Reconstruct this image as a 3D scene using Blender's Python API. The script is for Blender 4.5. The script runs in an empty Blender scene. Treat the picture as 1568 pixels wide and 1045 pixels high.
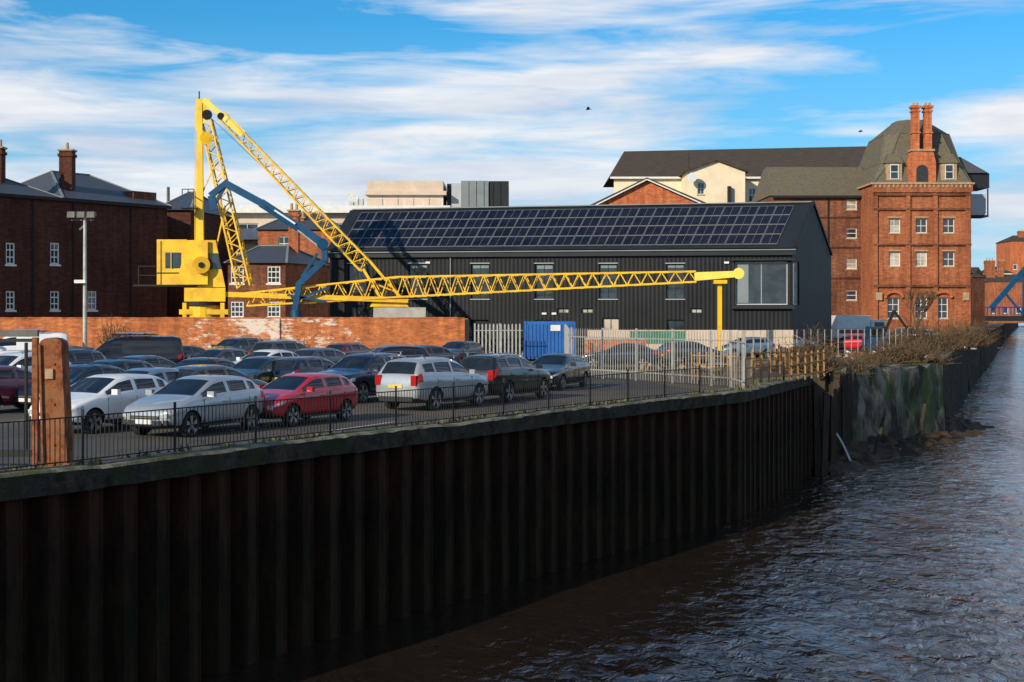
import bpy, bmesh, math, random
from mathutils import Vector, Matrix, noise as mn
random.seed(7)
S=bpy.context.scene
F=2178.0; HC=3.1
def X(px,D): return (px-784)/F*D
def Z(py,D): return HC+(480-py)/F*D
def V(px,py,D): return Vector((X(px,D),D,Z(py,D)))
# ---------------------------------------------------------------- materials
def nodes(name):
    m=bpy.data.materials.new(name); m.use_nodes=True
    nt=m.node_tree; b=nt.nodes['Principled BSDF']
    return m,nt,b
def N(nt,t,**k):
    n=nt.nodes.new(t)
    for a,v in k.items(): setattr(n,a,v)
    return n
def c4(c): return (c[0],c[1],c[2],1)
def noise(nt,vec,scale,detail=5,rough=.6,dist=0):
    n=N(nt,'ShaderNodeTexNoise'); n.inputs['Scale'].default_value=scale
    n.inputs['Detail'].default_value=detail; n.inputs['Roughness'].default_value=rough
    n.inputs['Distortion'].default_value=dist
    nt.links.new(vec,n.inputs['Vector']); return n.outputs['Fac']
def ramp(nt,fac,p0,p1,c0=(0,0,0),c1=(1,1,1)):
    r=N(nt,'ShaderNodeValToRGB'); e=r.color_ramp.elements
    e[0].position=p0; e[0].color=c4(c0); e[1].position=p1; e[1].color=c4(c1)
    nt.links.new(fac,r.inputs['Fac']); return r.outputs['Color']
def mix(nt,fac,a,b,mode='MIX'):
    n=N(nt,'ShaderNodeMix',data_type='RGBA',blend_type=mode)
    for s,v in ((n.inputs[0],fac),(n.inputs[6],a),(n.inputs[7],b)):
        if isinstance(v,(int,float)): s.default_value=v
        elif isinstance(v,tuple): s.default_value=c4(v)
        else: nt.links.new(v,s)
    return n.outputs[2]
def mth(nt,op,a,b_,c_=None,clamp=False):
    n=N(nt,'ShaderNodeMath',operation=op); n.use_clamp=clamp
    for i,v in enumerate((a,b_,c_)):
        if v is None: continue
        if isinstance(v,(int,float)): n.inputs[i].default_value=v
        else: nt.links.new(v,n.inputs[i])
    return n.outputs[0]
def coords(nt,which='UV',scale=(1,1,1)):
    t=N(nt,'ShaderNodeTexCoord'); m=N(nt,'ShaderNodeMapping')
    m.inputs['Scale'].default_value=scale
    nt.links.new(t.outputs[which],m.inputs['Vector']); return m.outputs['Vector']
def bump(nt,b,h,strength=.4,dist=.02):
    n=N(nt,'ShaderNodeBump'); n.inputs['Strength'].default_value=strength; n.inputs['Distance'].default_value=dist
    nt.links.new(h,n.inputs['Height']); nt.links.new(n.outputs['Normal'],b.inputs['Normal'])
def pm(name,c1,c2=None,scale=1.5,rough=.7,metal=0,bmp=.2,dist=.01,lo=.35,hi=.65,which='Object',sc=(1,1,1),spec=.5,c3=None,scale3=.2):
    m,nt,b=nodes(name); c2=c2 or tuple(x*.7 for x in c1)
    v=coords(nt,which,sc); n=noise(nt,v,scale,5,.65)
    col=ramp(nt,n,lo,hi,c1,c2)
    if c3: col=mix(nt,ramp(nt,noise(nt,v,scale3,5,.6),.48,.6),col,c3)
    nt.links.new(col,b.inputs['Base Color'])
    b.inputs['Roughness'].default_value=rough; b.inputs['Metallic'].default_value=metal
    b.inputs['Specular IOR Level'].default_value=spec
    if bmp: bump(nt,b,noise(nt,v,scale*6,3),bmp,dist)
    return m
def brick(name,a,b2,mortar,stain=(.5,.45,.42),patch=None,pp=(.55,.62),stainamt=.6,pmask=None):
    m,nt,b=nodes(name); v=coords(nt,'UV')
    t=N(nt,'ShaderNodeTexBrick'); t.inputs['Scale'].default_value=1
    t.inputs['Brick Width'].default_value=.23; t.inputs['Row Height'].default_value=.078
    t.inputs['Mortar Size'].default_value=.01; t.inputs['Bias'].default_value=0
    t.inputs['Color1'].default_value=c4(a); t.inputs['Color2'].default_value=c4(b2); t.inputs['Mortar'].default_value=c4(mortar)
    nt.links.new(v,t.inputs['Vector'])
    vs=coords(nt,'UV',(1,3,1)); n1=noise(nt,vs,1.3,6,.8)
    col=mix(nt,1.0,t.outputs['Color'],ramp(nt,n1,.3,.7,(.45,.42,.4),(1.5,1.45,1.4)),'MULTIPLY')
    n2=noise(nt,v,.25,5,.6)
    k=mth(nt,'MULTIPLY',ramp(nt,n2,.42,.68),stainamt)
    col=mix(nt,k,col,mix(nt,1.0,col,stain,'MULTIPLY'))
    n5=noise(nt,coords(nt,'UV',(1.3,.12,1)),1.5,4,.6)
    col=mix(nt,1.0,col,ramp(nt,n5,.35,.6,(.72,.7,.7),(1.08,1.08,1.08)),'MULTIPLY')
    if patch:
        n3=noise(nt,coords(nt,'UV',(.4,.6,1)),1.0,3,.5)
        n4=noise(nt,coords(nt,'UV',(1,2.5,1)),1.6,6,.8)
        val=mth(nt,'MULTIPLY_ADD',n4,.8,mth(nt,'MULTIPLY',n3,.6))
        if pmask:  # old render survives mainly along one stretch of the wall
            sx_=N(nt,'ShaderNodeSeparateXYZ'); nt.links.new(v,sx_.inputs[0])
            dd=mth(nt,'ABSOLUTE',mth(nt,'SUBTRACT',sx_.outputs['X'],pmask[0]),None)
            val=mth(nt,'ADD',val,mth(nt,'MULTIPLY_ADD',mth(nt,'DIVIDE',dd,pmask[1],clamp=True),-.20,.08))
        col=mix(nt,ramp(nt,val,pp[0],pp[1]),col,patch)
    nt.links.new(col,b.inputs['Base Color']); b.inputs['Roughness'].default_value=.9
    b.inputs['Specular IOR Level'].default_value=.2
    bump(nt,b,t.outputs['Fac'],-.4,.01)
    return m
M={}
M['brick_wall']=brick('orange_brick',(.60,.165,.045),(.45,.105,.032),(.42,.25,.13),patch=(.66,.57,.47),pp=(.73,.81),stainamt=.35,pmask=(-16.0,9.0))
M['brick_dark']=brick('dark_brick',(.11,.036,.022),(.07,.024,.017),(.09,.05,.036))
M['brick_red']=brick('red_brick',(.47,.14,.055),(.34,.092,.038),(.30,.17,.10))
M['brick_brown']=brick('brown_brick',(.27,.10,.052),(.16,.058,.034),(.19,.11,.075),stainamt=.9)
M['brick_bright']=brick('bright_brick',(.58,.155,.05),(.48,.11,.038),(.42,.21,.12),stainamt=.2)
M['slate']=pm('slate',(.075,.08,.095),(.04,.042,.05),3,.5,which='UV',sc=(1,3,1))
M['slate_brown']=pm('old_slate',(.17,.14,.105),(.07,.06,.048),2.5,.8,which='UV',sc=(1,3,1),c3=(.13,.115,.065),scale3=.5,spec=.25)
M['tile_grey']=pm('roof_tile',(.08,.062,.05),(.045,.036,.032),1.5,.9,which='UV',sc=(.4,3,1),spec=.2)
M['white']=pm('white_paint',(.75,.74,.70),(.62,.6,.56),2,.5)
M['cream']=pm('cream_render',(.80,.67,.48),(.70,.58,.42),.6,.85)
M['beige']=pm('beige_panel',(.62,.48,.37),(.52,.41,.31),.8,.7)
M['greypanel']=pm('grey_panel',(.20,.23,.24),(.16,.19,.20),.8,.6)
M['darkpanel']=pm('dark_panel',(.020,.023,.027),(.014,.016,.02),.8,.5,spec=.3)
M['lightgrey']=pm('light_grey_panel',(.45,.47,.49),(.37,.39,.41),.6,.6)
M['stone']=pm('stone_trim',(.45,.30,.17),(.30,.19,.12),3,.85)
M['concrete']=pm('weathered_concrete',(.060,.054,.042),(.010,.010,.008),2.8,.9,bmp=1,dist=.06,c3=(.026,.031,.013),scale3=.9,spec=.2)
M['concrete_top']=pm('sunlit_concrete_top',(.26,.23,.17),(.08,.075,.05),2.2,.9,bmp=.6,dist=.03,c3=(.08,.09,.035),scale3=1.3,spec=.2)  # paler base paints sunlight onto the coping top; mossy patches are its own
M['concrete_l']=pm('pale_concrete',(.42,.40,.36),(.3,.28,.25),1.5,.9)
M['asphalt']=pm('asphalt',(.065,.058,.050),(.036,.034,.032),1.2,.9,bmp=.4,c3=(.095,.072,.048),scale3=.15)
M['gravel']=pm('gravel_yard',(.17,.125,.075),(.09,.068,.045),2.5,.95,bmp=.7,dist=.05)
M['line']=pm('road_paint',(.6,.6,.56),(.35,.35,.32),4,.8)
M['mud']=pm('river_mud',(.075,.045,.024),(.034,.022,.014),1.2,.75,bmp=1,dist=.12,spec=.25)
M['ruin']=pm('stained_dock_concrete',(.24,.215,.17),(.035,.032,.024),.7,.9,bmp=1,dist=.08,lo=.40,hi=.58,sc=(1,1,.5),c3=(.07,.095,.03),scale3=.45,spec=.2)
M['rust']=pm('rusty_steel',(.30,.095,.035),(.13,.040,.02),5,.85,bmp=.8,dist=.02,lo=.4,hi=.6,c3=(.24,.105,.05),scale3=2.6,spec=.2)
M['rustlight']=pm('rusty_rail',(.42,.23,.08),(.2,.10,.04),3,.8)
M['blackmetal']=pm('black_metal',(.010,.010,.011),(.02,.018,.016),5,.6,metal=.0,spec=.3)
M['galv']=pm('galvanised_steel',(.46,.45,.41),(.33,.32,.29),3,.5,metal=.3)
M['galvd']=pm('dull_galvanised',(.13,.12,.11),(.08,.075,.07),3,.6,metal=.2)
M['yellow']=pm('crane_yellow_paint',(.86,.52,.008),(.78,.44,.008),1.2,.4,bmp=.1,c3=(.66,.37,.015),scale3=.8)
M['paleyellow']=pm('pale_yellow_paint',(.84,.66,.10),(.76,.58,.08),1.2,.45)
M['blue']=pm('blue_crane_paint',(.003,.07,.17),(.003,.045,.115),1.2,.45,spec=.3)
M['cblue']=pm('container_blue',(.015,.13,.42),(.012,.09,.33),1.2,.5)
M['winframe']=pm('window_frame_white',(.78,.76,.72),(.66,.64,.6),3,.5,bmp=0)
M['door']=pm('dark_door',(.03,.03,.035),None,2,.5)
M['timber']=pm('weathered_timber',(.075,.05,.03),(.025,.018,.013),2,.9,sc=(4,4,.5),bmp=.6)
M['green']=pm('green_netting',(.03,.20,.10),(.02,.12,.06),3,.8)
M['redpaint']=pm('red_paint',(.45,.04,.03),None,2,.5)
M['twig']=pm('bare_twig',(.15,.09,.044),(.06,.038,.02),3,.9,bmp=0)
M['leafb']=pm('dry_leaf',(.15,.09,.03),(.06,.043,.016),3,.9,bmp=0)
M['grass']=pm('quay_weeds',(.08,.08,.02),(.14,.11,.035),3,.9,bmp=0)
M['bird']=pm('bird_feather',(.03,.03,.03),None,3,.8,bmp=0)
M['spout']=pm('falling_water',(.7,.7,.68),None,3,.2,bmp=0)
def glassmat(name,c,rough=.06,spec=.8):
    m,nt,b=nodes(name); v=coords(nt,'Object'); n=noise(nt,v,.9,3)
    nt.links.new(ramp(nt,n,.4,.6,c,tuple(x*2 for x in c)),b.inputs['Base Color'])
    b.inputs['Roughness'].default_value=rough; b.inputs['Specular IOR Level'].default_value=spec
    return m
M['glass']=glassmat('window_glass',(.02,.023,.028))
M['glasspale']=glassmat('curtained_window_glass',(.26,.23,.18),.15)
M['carglass']=glassmat('car_glass',(.008,.010,.012),.03,.6)
M['panel']=glassmat('solar_cell',(.006,.006,.011),.2,.25)
M['panelframe']=pm('solar_frame',(.19,.19,.19),None,3,.5,bmp=0)
def cladding():
    m,nt,b=nodes('black_ribbed_cladding'); v=coords(nt,'UV')
    w=N(nt,'ShaderNodeTexWave',wave_type='BANDS',bands_direction='X',wave_profile='SIN'); w.inputs['Scale'].default_value=1.0
    w.inputs['Distortion'].default_value=0
    nt.links.new(v,w.inputs['Vector'])
    n=noise(nt,v,.35,4)
    base=ramp(nt,n,.35,.65,(.011,.012,.015),(.017,.019,.023))
    base=mix(nt,1.0,base,ramp(nt,w.outputs['Fac'],.75,.95,(1,1,1),(.45,.45,.45)),'MULTIPLY')
    nt.links.new(base,b.inputs['Base Color']); b.inputs['Roughness'].default_value=.55; b.inputs['Specular IOR Level'].default_value=.2
    bump(nt,b,w.outputs['Fac'],.5,.04); return m
M['clad']=cladding()
def pilemat():
    m,nt,b=nodes('sheet_pile_steel'); v=coords(nt,'Object',(1,1,.22)); v2=coords(nt,'Object')
    col=ramp(nt,noise(nt,v,2.8,7,.8),.40,.68,(.004,.0035,.003),(.085,.036,.017))
    sep=N(nt,'ShaderNodeSeparateXYZ'); nt.links.new(v2,sep.inputs[0])
    h=mth(nt,'MULTIPLY_ADD',noise(nt,v2,1.2,4),1.8,sep.outputs['Z'])
    r=N(nt,'ShaderNodeValToRGB'); e=r.color_ramp.elements
    mr=N(nt,'ShaderNodeMapRange'); mr.inputs[1].default_value=-5; mr.inputs[2].default_value=1
    nt.links.new(h,mr.inputs[0]); nt.links.new(mr.outputs[0],r.inputs['Fac'])
    e[0].position=.1; e[0].color=(.022,.015,.007,1); e[1].position=.95; e[1].color=(.040,.017,.009,1)
    x=e.new(.45); x.color=(.010,.015,.004,1); x=e.new(.65); x.color=(.010,.007,.004,1)
    col=mix(nt,.55,col,r.outputs['Color'])
    nt.links.new(col,b.inputs['Base Color']); b.inputs['Roughness'].default_value=.8; b.inputs['Specular IOR Level'].default_value=.12
    bump(nt,b,noise(nt,v2,7,6,.75),1,.05); return m
M['pile']=pilemat()
def watermat():
    m,nt,b=nodes('river_water'); v=coords(nt,'Object',(1,.6,1)); 
    col=ramp(nt,noise(nt,v,.05,4),.35,.65,(.022,.014,.009),(.015,.011,.009))
    nt.links.new(col,b.inputs['Base Color']); b.inputs['Roughness'].default_value=.04
    b.inputs['IOR'].default_value=1.6
    n1=noise(nt,v,.55,2,.5,.4); n2=noise(nt,v,2.2,4,.58,.8)
    pt=ramp(nt,noise(nt,coords(nt,'Object',(.5,.16,1)),.16,4),.40,.60,(.30,.30,.30),(1,1,1))
    a=mth(nt,'MULTIPLY_ADD',n2,.6,mth(nt,'MULTIPLY',n1,.9))
    bump(nt,b,mth(nt,'MULTIPLY',a,pt),1.0,.34); return m
M['water']=watermat()
def paint(name,c,metal=.35):
    m,nt,b=nodes(name); v=coords(nt,'Object'); n=noise(nt,v,1.5,4)
    nt.links.new(ramp(nt,n,.3,.75,c,tuple(x*.8 for x in c)),b.inputs['Base Color'])
    b.inputs['Metallic'].default_value=metal; b.inputs['Roughness'].default_value=.3
    b.inputs['Coat Weight'].default_value=.9; b.inputs['Coat Roughness'].default_value=.04
    return m
P={k:paint('car_paint_'+k,c,mt) for k,c,mt in [('white',(.78,.78,.78),0),('silver',(.42,.44,.46),.4),('red',(.52,.006,.018),.05),
  ('black',(.008,.008,.010),.1),('navy',(.008,.014,.035),.2),('grey',(.07,.075,.085),.4),('maroon',(.14,.006,.025),.2),('lightblue',(.20,.28,.36),.4),('teal',(.012,.035,.045),.2)]}
M['tyre']=pm('tyre_rubber',(.015,.015,.015),None,5,.85)
M['trim']=pm('black_plastic_trim',(.014,.014,.014),None,5,.6)
M['rim']=pm('alloy_rim',(.5,.5,.52),None,5,.3,metal=.7,bmp=0)
M['headlamp']=pm('headlamp_glass',(.6,.62,.65),(.25,.26,.28),14,.1,bmp=0)
M['taillamp']=pm('taillamp',(.4,.008,.008),None,5,.15,bmp=0)
M['plate']=pm('number_plate',(.7,.55,.08),None,5,.5,bmp=0)
M['platew']=pm('number_plate_white',(.7,.7,.68),None,5,.5,bmp=0)
# ---------------------------------------------------------------- mesh builder
def link(o): S.collection.objects.link(o); return o
class B:
    def __init__(s,name): s.name=name; s.parts={}
    def part(s,p):
        return s.parts.setdefault(p,[[],[],[],[]])
    def face(s,p,mat,vs,n=None):
        d=s.part(p); vs=[Vector(v) for v in vs]
        if n is not None:
            nn=(vs[1]-vs[0]).cross(vs[2]-vs[0])
            if nn.dot(Vector(n))<0: vs.reverse()
        if mat not in d[3]: d[3].append(mat)
        i=len(d[0]); d[0].extend(vs); d[1].append(list(range(i,i+len(vs)))); d[2].append(d[3].index(mat))
    def hexa(s,p,mat,c):
        c=[Vector(v) for v in c]; ctr=sum(c,Vector())/8
        for q in ((0,1,2,3),(4,5,6,7),(0,1,5,4),(1,2,6,5),(2,3,7,6),(3,0,4,7)):
            f=[c[k] for k in q]; m=sum(f,Vector())/4
            s.face(p,mat,f,m-ctr)
    def box(s,p,mat,x0,x1,y0,y1,z0,z1):
        s.hexa(p,mat,[(x0,y0,z0),(x1,y0,z0),(x1,y1,z0),(x0,y1,z0),(x0,y0,z1),(x1,y0,z1),(x1,y1,z1),(x0,y1,z1)])
    def obox(s,p,mat,o,d,l,w,z0,z1,side=1):
        d=Vector((d[0],d[1],0)).normalized(); n=Vector((-d.y,d.x,0))*side; o=Vector((o[0],o[1],0))
        a=[o,o+d*l,o+d*l+n*w,o+n*w]
        s.hexa(p,mat,[(v.x,v.y,z0) for v in a]+[(v.x,v.y,z1) for v in a])
    def beam(s,p,mat,a,b,w,h=None,up=(0,0,1),w2=None,h2=None):
        h=h or w; w2=w2 or w; h2=h2 or h; a=Vector(a); b=Vector(b); d=(b-a).normalized(); up=Vector(up)
        if abs(d.dot(up))>.98: up=Vector((0,1,0))
        r=d.cross(up).normalized(); u=r.cross(d)
        def ring(o,w,h): return [o-r*w/2-u*h/2,o+r*w/2-u*h/2,o+r*w/2+u*h/2,o-r*w/2+u*h/2]
        s.hexa(p,mat,ring(a,w,h)+ring(b,w2,h2))
    def cyl(s,p,mat,a,b,r1,r2=None,n=12,caps=True):
        r2=r1 if r2 is None else r2; a=Vector(a); b=Vector(b); d=(b-a).normalized()
        t=Vector((0,0,1)) if abs(d.z)<.9 else Vector((1,0,0)); u=d.cross(t).normalized(); w=d.cross(u)
        A=[a+(u*math.cos(2*math.pi*k/n)+w*math.sin(2*math.pi*k/n))*r1 for k in range(n)]
        C=[b+(u*math.cos(2*math.pi*k/n)+w*math.sin(2*math.pi*k/n))*r2 for k in range(n)]
        for k in range(n):
            j=(k+1)%n; f=[A[k],A[j],C[j],C[k]]; s.face(p,mat,f if r2>1e-4 else f[:3],(sum(f,Vector())/4-(a+b)/2))
        if caps:
            s.face(p,mat,A,-d)
            if r2>1e-4: s.face(p,mat,C,d)
    def done(s,smooth=False):
        objs=[]
        for p,(vs,fs,mi,ms) in s.parts.items():
            nm=s.name if len(s.parts)==1 else p
            me=bpy.data.meshes.new(nm); me.from_pydata(vs,[],fs)
            for m in ms: me.materials.append(M[m] if isinstance(m,str) else m)
            me.polygons.foreach_set('material_index',mi)
            uv=me.uv_layers.new(name='UVMap'); 
            for pl in me.polygons:
                n=pl.normal
                if abs(n.z)>.97: t=Vector((1,0,0)); w=Vector((0,1,0))
                else: t=Vector((0,0,1)).cross(n).normalized(); w=n.cross(t)
                for li in pl.loop_indices:
                    co=me.vertices[me.loops[li].vertex_index].co
                    uv.data[li].uv=(co.dot(t),co.dot(w))
            if smooth:
                bm=bmesh.new(); bm.from_mesh(me); bmesh.ops.remove_doubles(bm,verts=bm.verts,dist=.001); bm.to_mesh(me); bm.free()
                me.polygons.foreach_set('use_smooth',[True]*len(me.polygons)); me.set_sharp_from_angle(angle=math.radians(50))
            o=bpy.data.objects.new(nm,me); link(o); objs.append(o)
        if len(objs)==1: return objs[0]
        e=bpy.data.objects.new(s.name,None); link(e)
        for o in objs: o.parent=e
        return e
def sash(b,a,d,n,u0,u1,v0,v1,rev,glass='glass',frame='winframe',bars=(1,1),fw=.09,sill='stone'):
    P=lambda u,z,o:Vector((a.x+d.x*u-n.x*o,a.y+d.y*u-n.y*o,z))
    b.face('glass',glass,[P(u0,v0,rev),P(u1,v0,rev),P(u1,v1,rev),P(u0,v1,rev)],n)
    def bar(x0,x1,z0,z1):
        b.hexa('window_frames',frame,[P(x0,z0,rev-.05),P(x1,z0,rev-.05),P(x1,z0,rev-.002),P(x0,z0,rev-.002),P(x0,z1,rev-.05),P(x1,z1,rev-.05),P(x1,z1,rev-.002),P(x0,z1,rev-.002)])
    bar(u0,u0+fw,v0,v1);bar(u1-fw,u1,v0,v1);bar(u0+fw,u1-fw,v0,v0+fw);bar(u0+fw,u1-fw,v1-fw,v1)
    for k in range(bars[0]):
        x=u0+(u1-u0)*(k+1)/(bars[0]+1); bar(x-fw*.3,x+fw*.3,v0+fw,v1-fw)
    for k in range(bars[1]):
        z=v0+(v1-v0)*(k+1)/(bars[1]+1)
        us=[u0+fw]+[u0+(u1-u0)*(j+1)/(bars[0]+1) for j in range(bars[0])]+[u1-fw]
        for j in range(len(us)-1):
            l=us[j]+(fw*.3 if j else 0); r=us[j+1]-(fw*.3 if j<len(us)-2 else 0); bar(l,r,z-fw*.4,z+fw*.4)
    if sill: b.hexa('sills',sill,[P(u0-.1,v0-.16,-.07),P(u1+.1,v0-.16,-.07),P(u1+.1,v0-.16,-.003),P(u0-.1,v0-.16,-.003),P(u0-.1,v0-.003,-.07),P(u1+.1,v0-.003,-.07),P(u1+.1,v0-.003,-.003),P(u0-.1,v0-.003,-.003)])
def wall(b,mat,a,c,z0,z1,ops=(),rev=.15,out=None,part='walls',**kw):
    a=Vector((a[0],a[1],0)); c=Vector((c[0],c[1],0)); L=(c-a).length; d=(c-a).normalized(); n=Vector((d.y,-d.x,0))
    if out is not None and n.dot(Vector((out[0],out[1],0)))<0: n=-n
    us=sorted({0,L}|{o[0] for o in ops}|{o[1] for o in ops}); vs=sorted({z0,z1}|{o[2] for o in ops}|{o[3] for o in ops})
    P=lambda u,z,o=0:Vector((a.x+d.x*u-n.x*o,a.y+d.y*u-n.y*o,z))
    for i in range(len(us)-1):
        for j in range(len(vs)-1):
            um=(us[i]+us[i+1])/2; vm=(vs[j]+vs[j+1])/2
            if any(o[0]<um<o[1] and o[2]<vm<o[3] for o in ops): continue
            b.face(part,mat,[P(us[i],vs[j]),P(us[i+1],vs[j]),P(us[i+1],vs[j+1]),P(us[i],vs[j+1])],n)
    for o in ops:
        u0,u1,v0,v1=o[:4]; k=dict(kw)
        if len(o)>4 and o[4]: k.update(o[4])
        b.face(part,mat,[P(u0,v0),P(u0,v1),P(u0,v1,rev),P(u0,v0,rev)],d); b.face(part,mat,[P(u1,v0),P(u1,v1),P(u1,v1,rev),P(u1,v0,rev)],-d)
        b.face(part,mat,[P(u0,v1),P(u1,v1),P(u1,v1,rev),P(u0,v1,rev)],(0,0,-1)); b.face(part,mat,[P(u0,v0),P(u1,v0),P(u1,v0,rev),P(u0,v0,rev)],(0,0,1))
        sash(b,a,d,n,u0,u1,v0,v1,rev,**k)
    return a,d,n
# ---------------------------------------------------------------- land and water
EDGE=[(-64.5,-60),(-9.2,26.2),(-8.3,27.6),(-5.7,32.3),(-1.75,38.4),(1.8,44.2),(4.95,49.2),(8.8,54.6),(14.4,68.8)]
BANK=[(15.2,74),(18.6,83),(26.3,92),(28.8,95.6),(45.7,143),(60.5,184),(83,246),(149,430),(306,860)]
WZ=-4.8
g=B('ground')
full=EDGE+BANK
far=[(306,900),(1500,900),(1500,5000),(-4000,5000),(-4000,-60)]
g.face('ground','gravel',[(x,y,-.02) for x,y in full+far],(0,0,1)); g.done()
g=B('riverbank')
rb=[(-20,-60),(25,-60),(60,71),(140,267),(345,860),(345,899),(1500,899),(1500,-60)]
g.face('bank_top','gravel',[(x,y,-.02) for x,y in rb[1:]],(0,0,1))
for i in range(1,5):
    a,b_=rb[i],rb[i+1]; g.face('bank_wall','concrete',[(a[0],a[1],-8),(b_[0],b_[1],-8),(b_[0],b_[1],-.02),(a[0],a[1],-.02)],(-1,0,0))
g.done()
w=B('river_water'); w.face('w','water',[(-200,-80,WZ),(420,-80,WZ),(420,899,WZ),(-200,899,WZ)],(0,0,1)); w.done()
g=B('car_park_pavement')
g.face('a','asphalt',[(-64.5,-60,-.0),(-9.35,26.2,0),(-8.5,27.6,0),(-5.9,32.3,0),(-1.95,38.4,0),(1.6,44.2,0),(4.75,49.2,0),(8.0,55,0),(3.0,80,0),(-2,94.9,0),(-80,94.9,0),(-80,-60,0)],(0,0,1)); g.done()
g=B('parking_bay_lines')
dq=Vector((.42,.9,0)).normalized(); nq=Vector((-dq.y,dq.x,0))
for r,(sx,sy) in enumerate([(-5.2,36.5),(-2,47.5),(2,57)]):
    for k in range(12):
        o=Vector((sx,sy,0))+nq*2.5*k
        g.obox('l','line',(o.x,o.y),dq,4.6,.1,.001,.006)
g.done()
# ---------------------------------------------------------------- sheet pile quay
q=B('sheet_pile_quay_wall')
def resample(pts,step):
    out=[];acc=0
    for i in range(len(pts)-1):
        a=Vector(pts[i]+(0,));b_=Vector(pts[i+1]+(0,));L=(b_-a).length;d=(b_-a)/L
        t=acc
        while t<L: out.append((a+d*t,d)); t+=step
        acc=t-L
    return out
pts=[(-30,-6.2)]+EDGE[1:]
prof=[]
for i,(p,d) in enumerate(resample(pts,.96)):
    n=Vector((d.y,-d.x,0)); jj=random.uniform(-.02,.02)
    for u,o in ((0,0),(.30,0),(.44,-.42),(.82,-.42)): prof.append(p+d*u+n*(o-.05+jj))
for i in range(len(prof)-1):
    a,b_=prof[i],prof[i+1]
    q.face('piles','pile',[(a.x,a.y,-8),(b_.x,b_.y,-8),(b_.x,b_.y,-.28),(a.x,a.y,-.28)],(.84,-.54,0))
    if i%4==0:
        q.face('interlocks','pile',[(b_.x+.02,b_.y-.02,-8),(b_.x+.05,b_.y+.0,-8),(b_.x+.05,b_.y+.0,-.3),(b_.x+.02,b_.y-.02,-.3)])
cp=resample(pts,.27)
prev=None
for i,(a,d) in enumerate(cp):
    n=Vector((d.y,-d.x,0)); f=mn.noise(Vector((i*.13,0,3)))
    seg=(i//15); joint=(i%15==0)
    k=.03*mn.noise(Vector((i*.5,2,0)))+(.02*math.sin(seg*2.1)); ch=.05+.06*max(0,mn.noise(Vector((i*.6,7,1))))
    zt=.13+.035*f+.02*math.sin(seg*3.7); 
    o=a+n*(.13+k-(.03 if joint else 0)); top=a+n*(.13+k-ch-(.03 if joint else 0)); inn=a-n*.5
    zb=-.32+.03*mn.noise(Vector((i*.4,9,0)))
    row=[a-n*.2+Vector((0,0,zb)),o+Vector((0,0,zb)),o+Vector((0,0,-.1+.02*f)),o+n*.01+Vector((0,0,zt-ch)),top+Vector((0,0,zt)),inn+Vector((0,0,zt-.01))]
    if prev:
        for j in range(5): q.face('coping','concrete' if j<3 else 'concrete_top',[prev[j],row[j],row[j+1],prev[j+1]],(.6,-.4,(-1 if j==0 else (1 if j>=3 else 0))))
    prev=row
q.done()
# ---------------------------------------------------------------- old bank
def rough(b,part,mat,a,c,z0,z1,nx,nz,amp,seed=0,batter=.3,topw=2.5,topn=.3):
    a=Vector((a[0],a[1],0));c=Vector((c[0],c[1],0));d=(c-a).normalized();n=Vector((d.y,-d.x,0)); G=[]
    for i in range(nx+1):
        p=a.lerp(c,i/nx); zz=z1+topn*mn.noise(Vector((i*.45,seed,5))); col=[]
        for j in range(nz+1):
            t=j/nz; z=z0+(zz-z0)*t
            off=amp*mn.noise(Vector((i*.35+seed,j*.4,seed)))+amp*.4*mn.noise(Vector((i*1.1+seed,j*1.3,seed)))+batter*(1-t)
            v=p+n*off; v.z=z; col.append(v)
        e=p-n*topw; e.z=max(zz,z1*.5); col.append(e); G.append(col)
    for i in range(nx):
        for j in range(nz+1): b.face(part,mat,[G[i][j],G[i+1][j],G[i+1][j+1],G[i][j+1]],n+Vector((0,0,.3 if j<nz else 5)))
r=B('old_riverbank_wall')
full2=[(14.2,69.2)]+BANK
ms=['timber','mud','ruin','ruin','concrete','concrete','concrete','concrete','concrete']
for i in range(len(full2)-1):
    a,b_=full2[i],full2[i+1]; L=math.hypot(b_[0]-a[0],b_[1]-a[1])
    nx=max(2,min(40,int(L/1.0))); rough(r,'bank_%d'%i,ms[i],a,b_,-8,-.1 if i>2 else .0,nx,6,.35 if i>1 else .25,i*3.1,.4,2.5,.4)
r.done(smooth=True)
u=B('ruined_dock_wall')
rough(u,'b','ruin',(18.9,80.6),(27.4,90.6),-7,-.15,26,12,.22,4.2,.35,3,.5)
u.face('b','ruin',[(18.9,80.6,-7),(18.9,80.6,-.2),(17.5,83,-.2),(17.5,83,-7)],(-1,-.5,0)); u.face('b','ruin',[(27.4,90.6,-7),(27.4,90.6,-.2),(25,93,-.2),(25,93,-7)],(1,.5,0))
u.done(smooth=True)
u=B('mud_bank')
a=Vector((14.9,70.5,0)); c_=Vector((32,99,0)); d=(c_-a).normalized(); n=Vector((d.y,-d.x,0)); G=[]
for i in range(111):
    o=a.lerp(c_,i/110); s_=i*.64; wd_=1.9+1.6*mn.noise(Vector((s_*.09,1,0)))+(.9 if 24<s_<60 else 0); hh=.55+.7*mn.noise(Vector((s_*.12,4,0))); row=[]
    for j in range(15):
        t=j/14; v=o+n*(-1.5+(1.5+wd_)*t); v.z=WZ-.25+(hh+.35)*(1-t)**.8+.4*mn.noise(v*.9)*(1-t*.5)+.22*mn.noise(v*2.7)+.08*mn.noise(v*6); row.append(v)
    G.append(row)
for i in range(110):
    for j in range(14): u.face('m','mud',[G[i][j],G[i+1][j],G[i+1][j+1],G[i][j+1]],(0,0,1))
u.done(smooth=True)
u=B('timber_piles')
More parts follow.
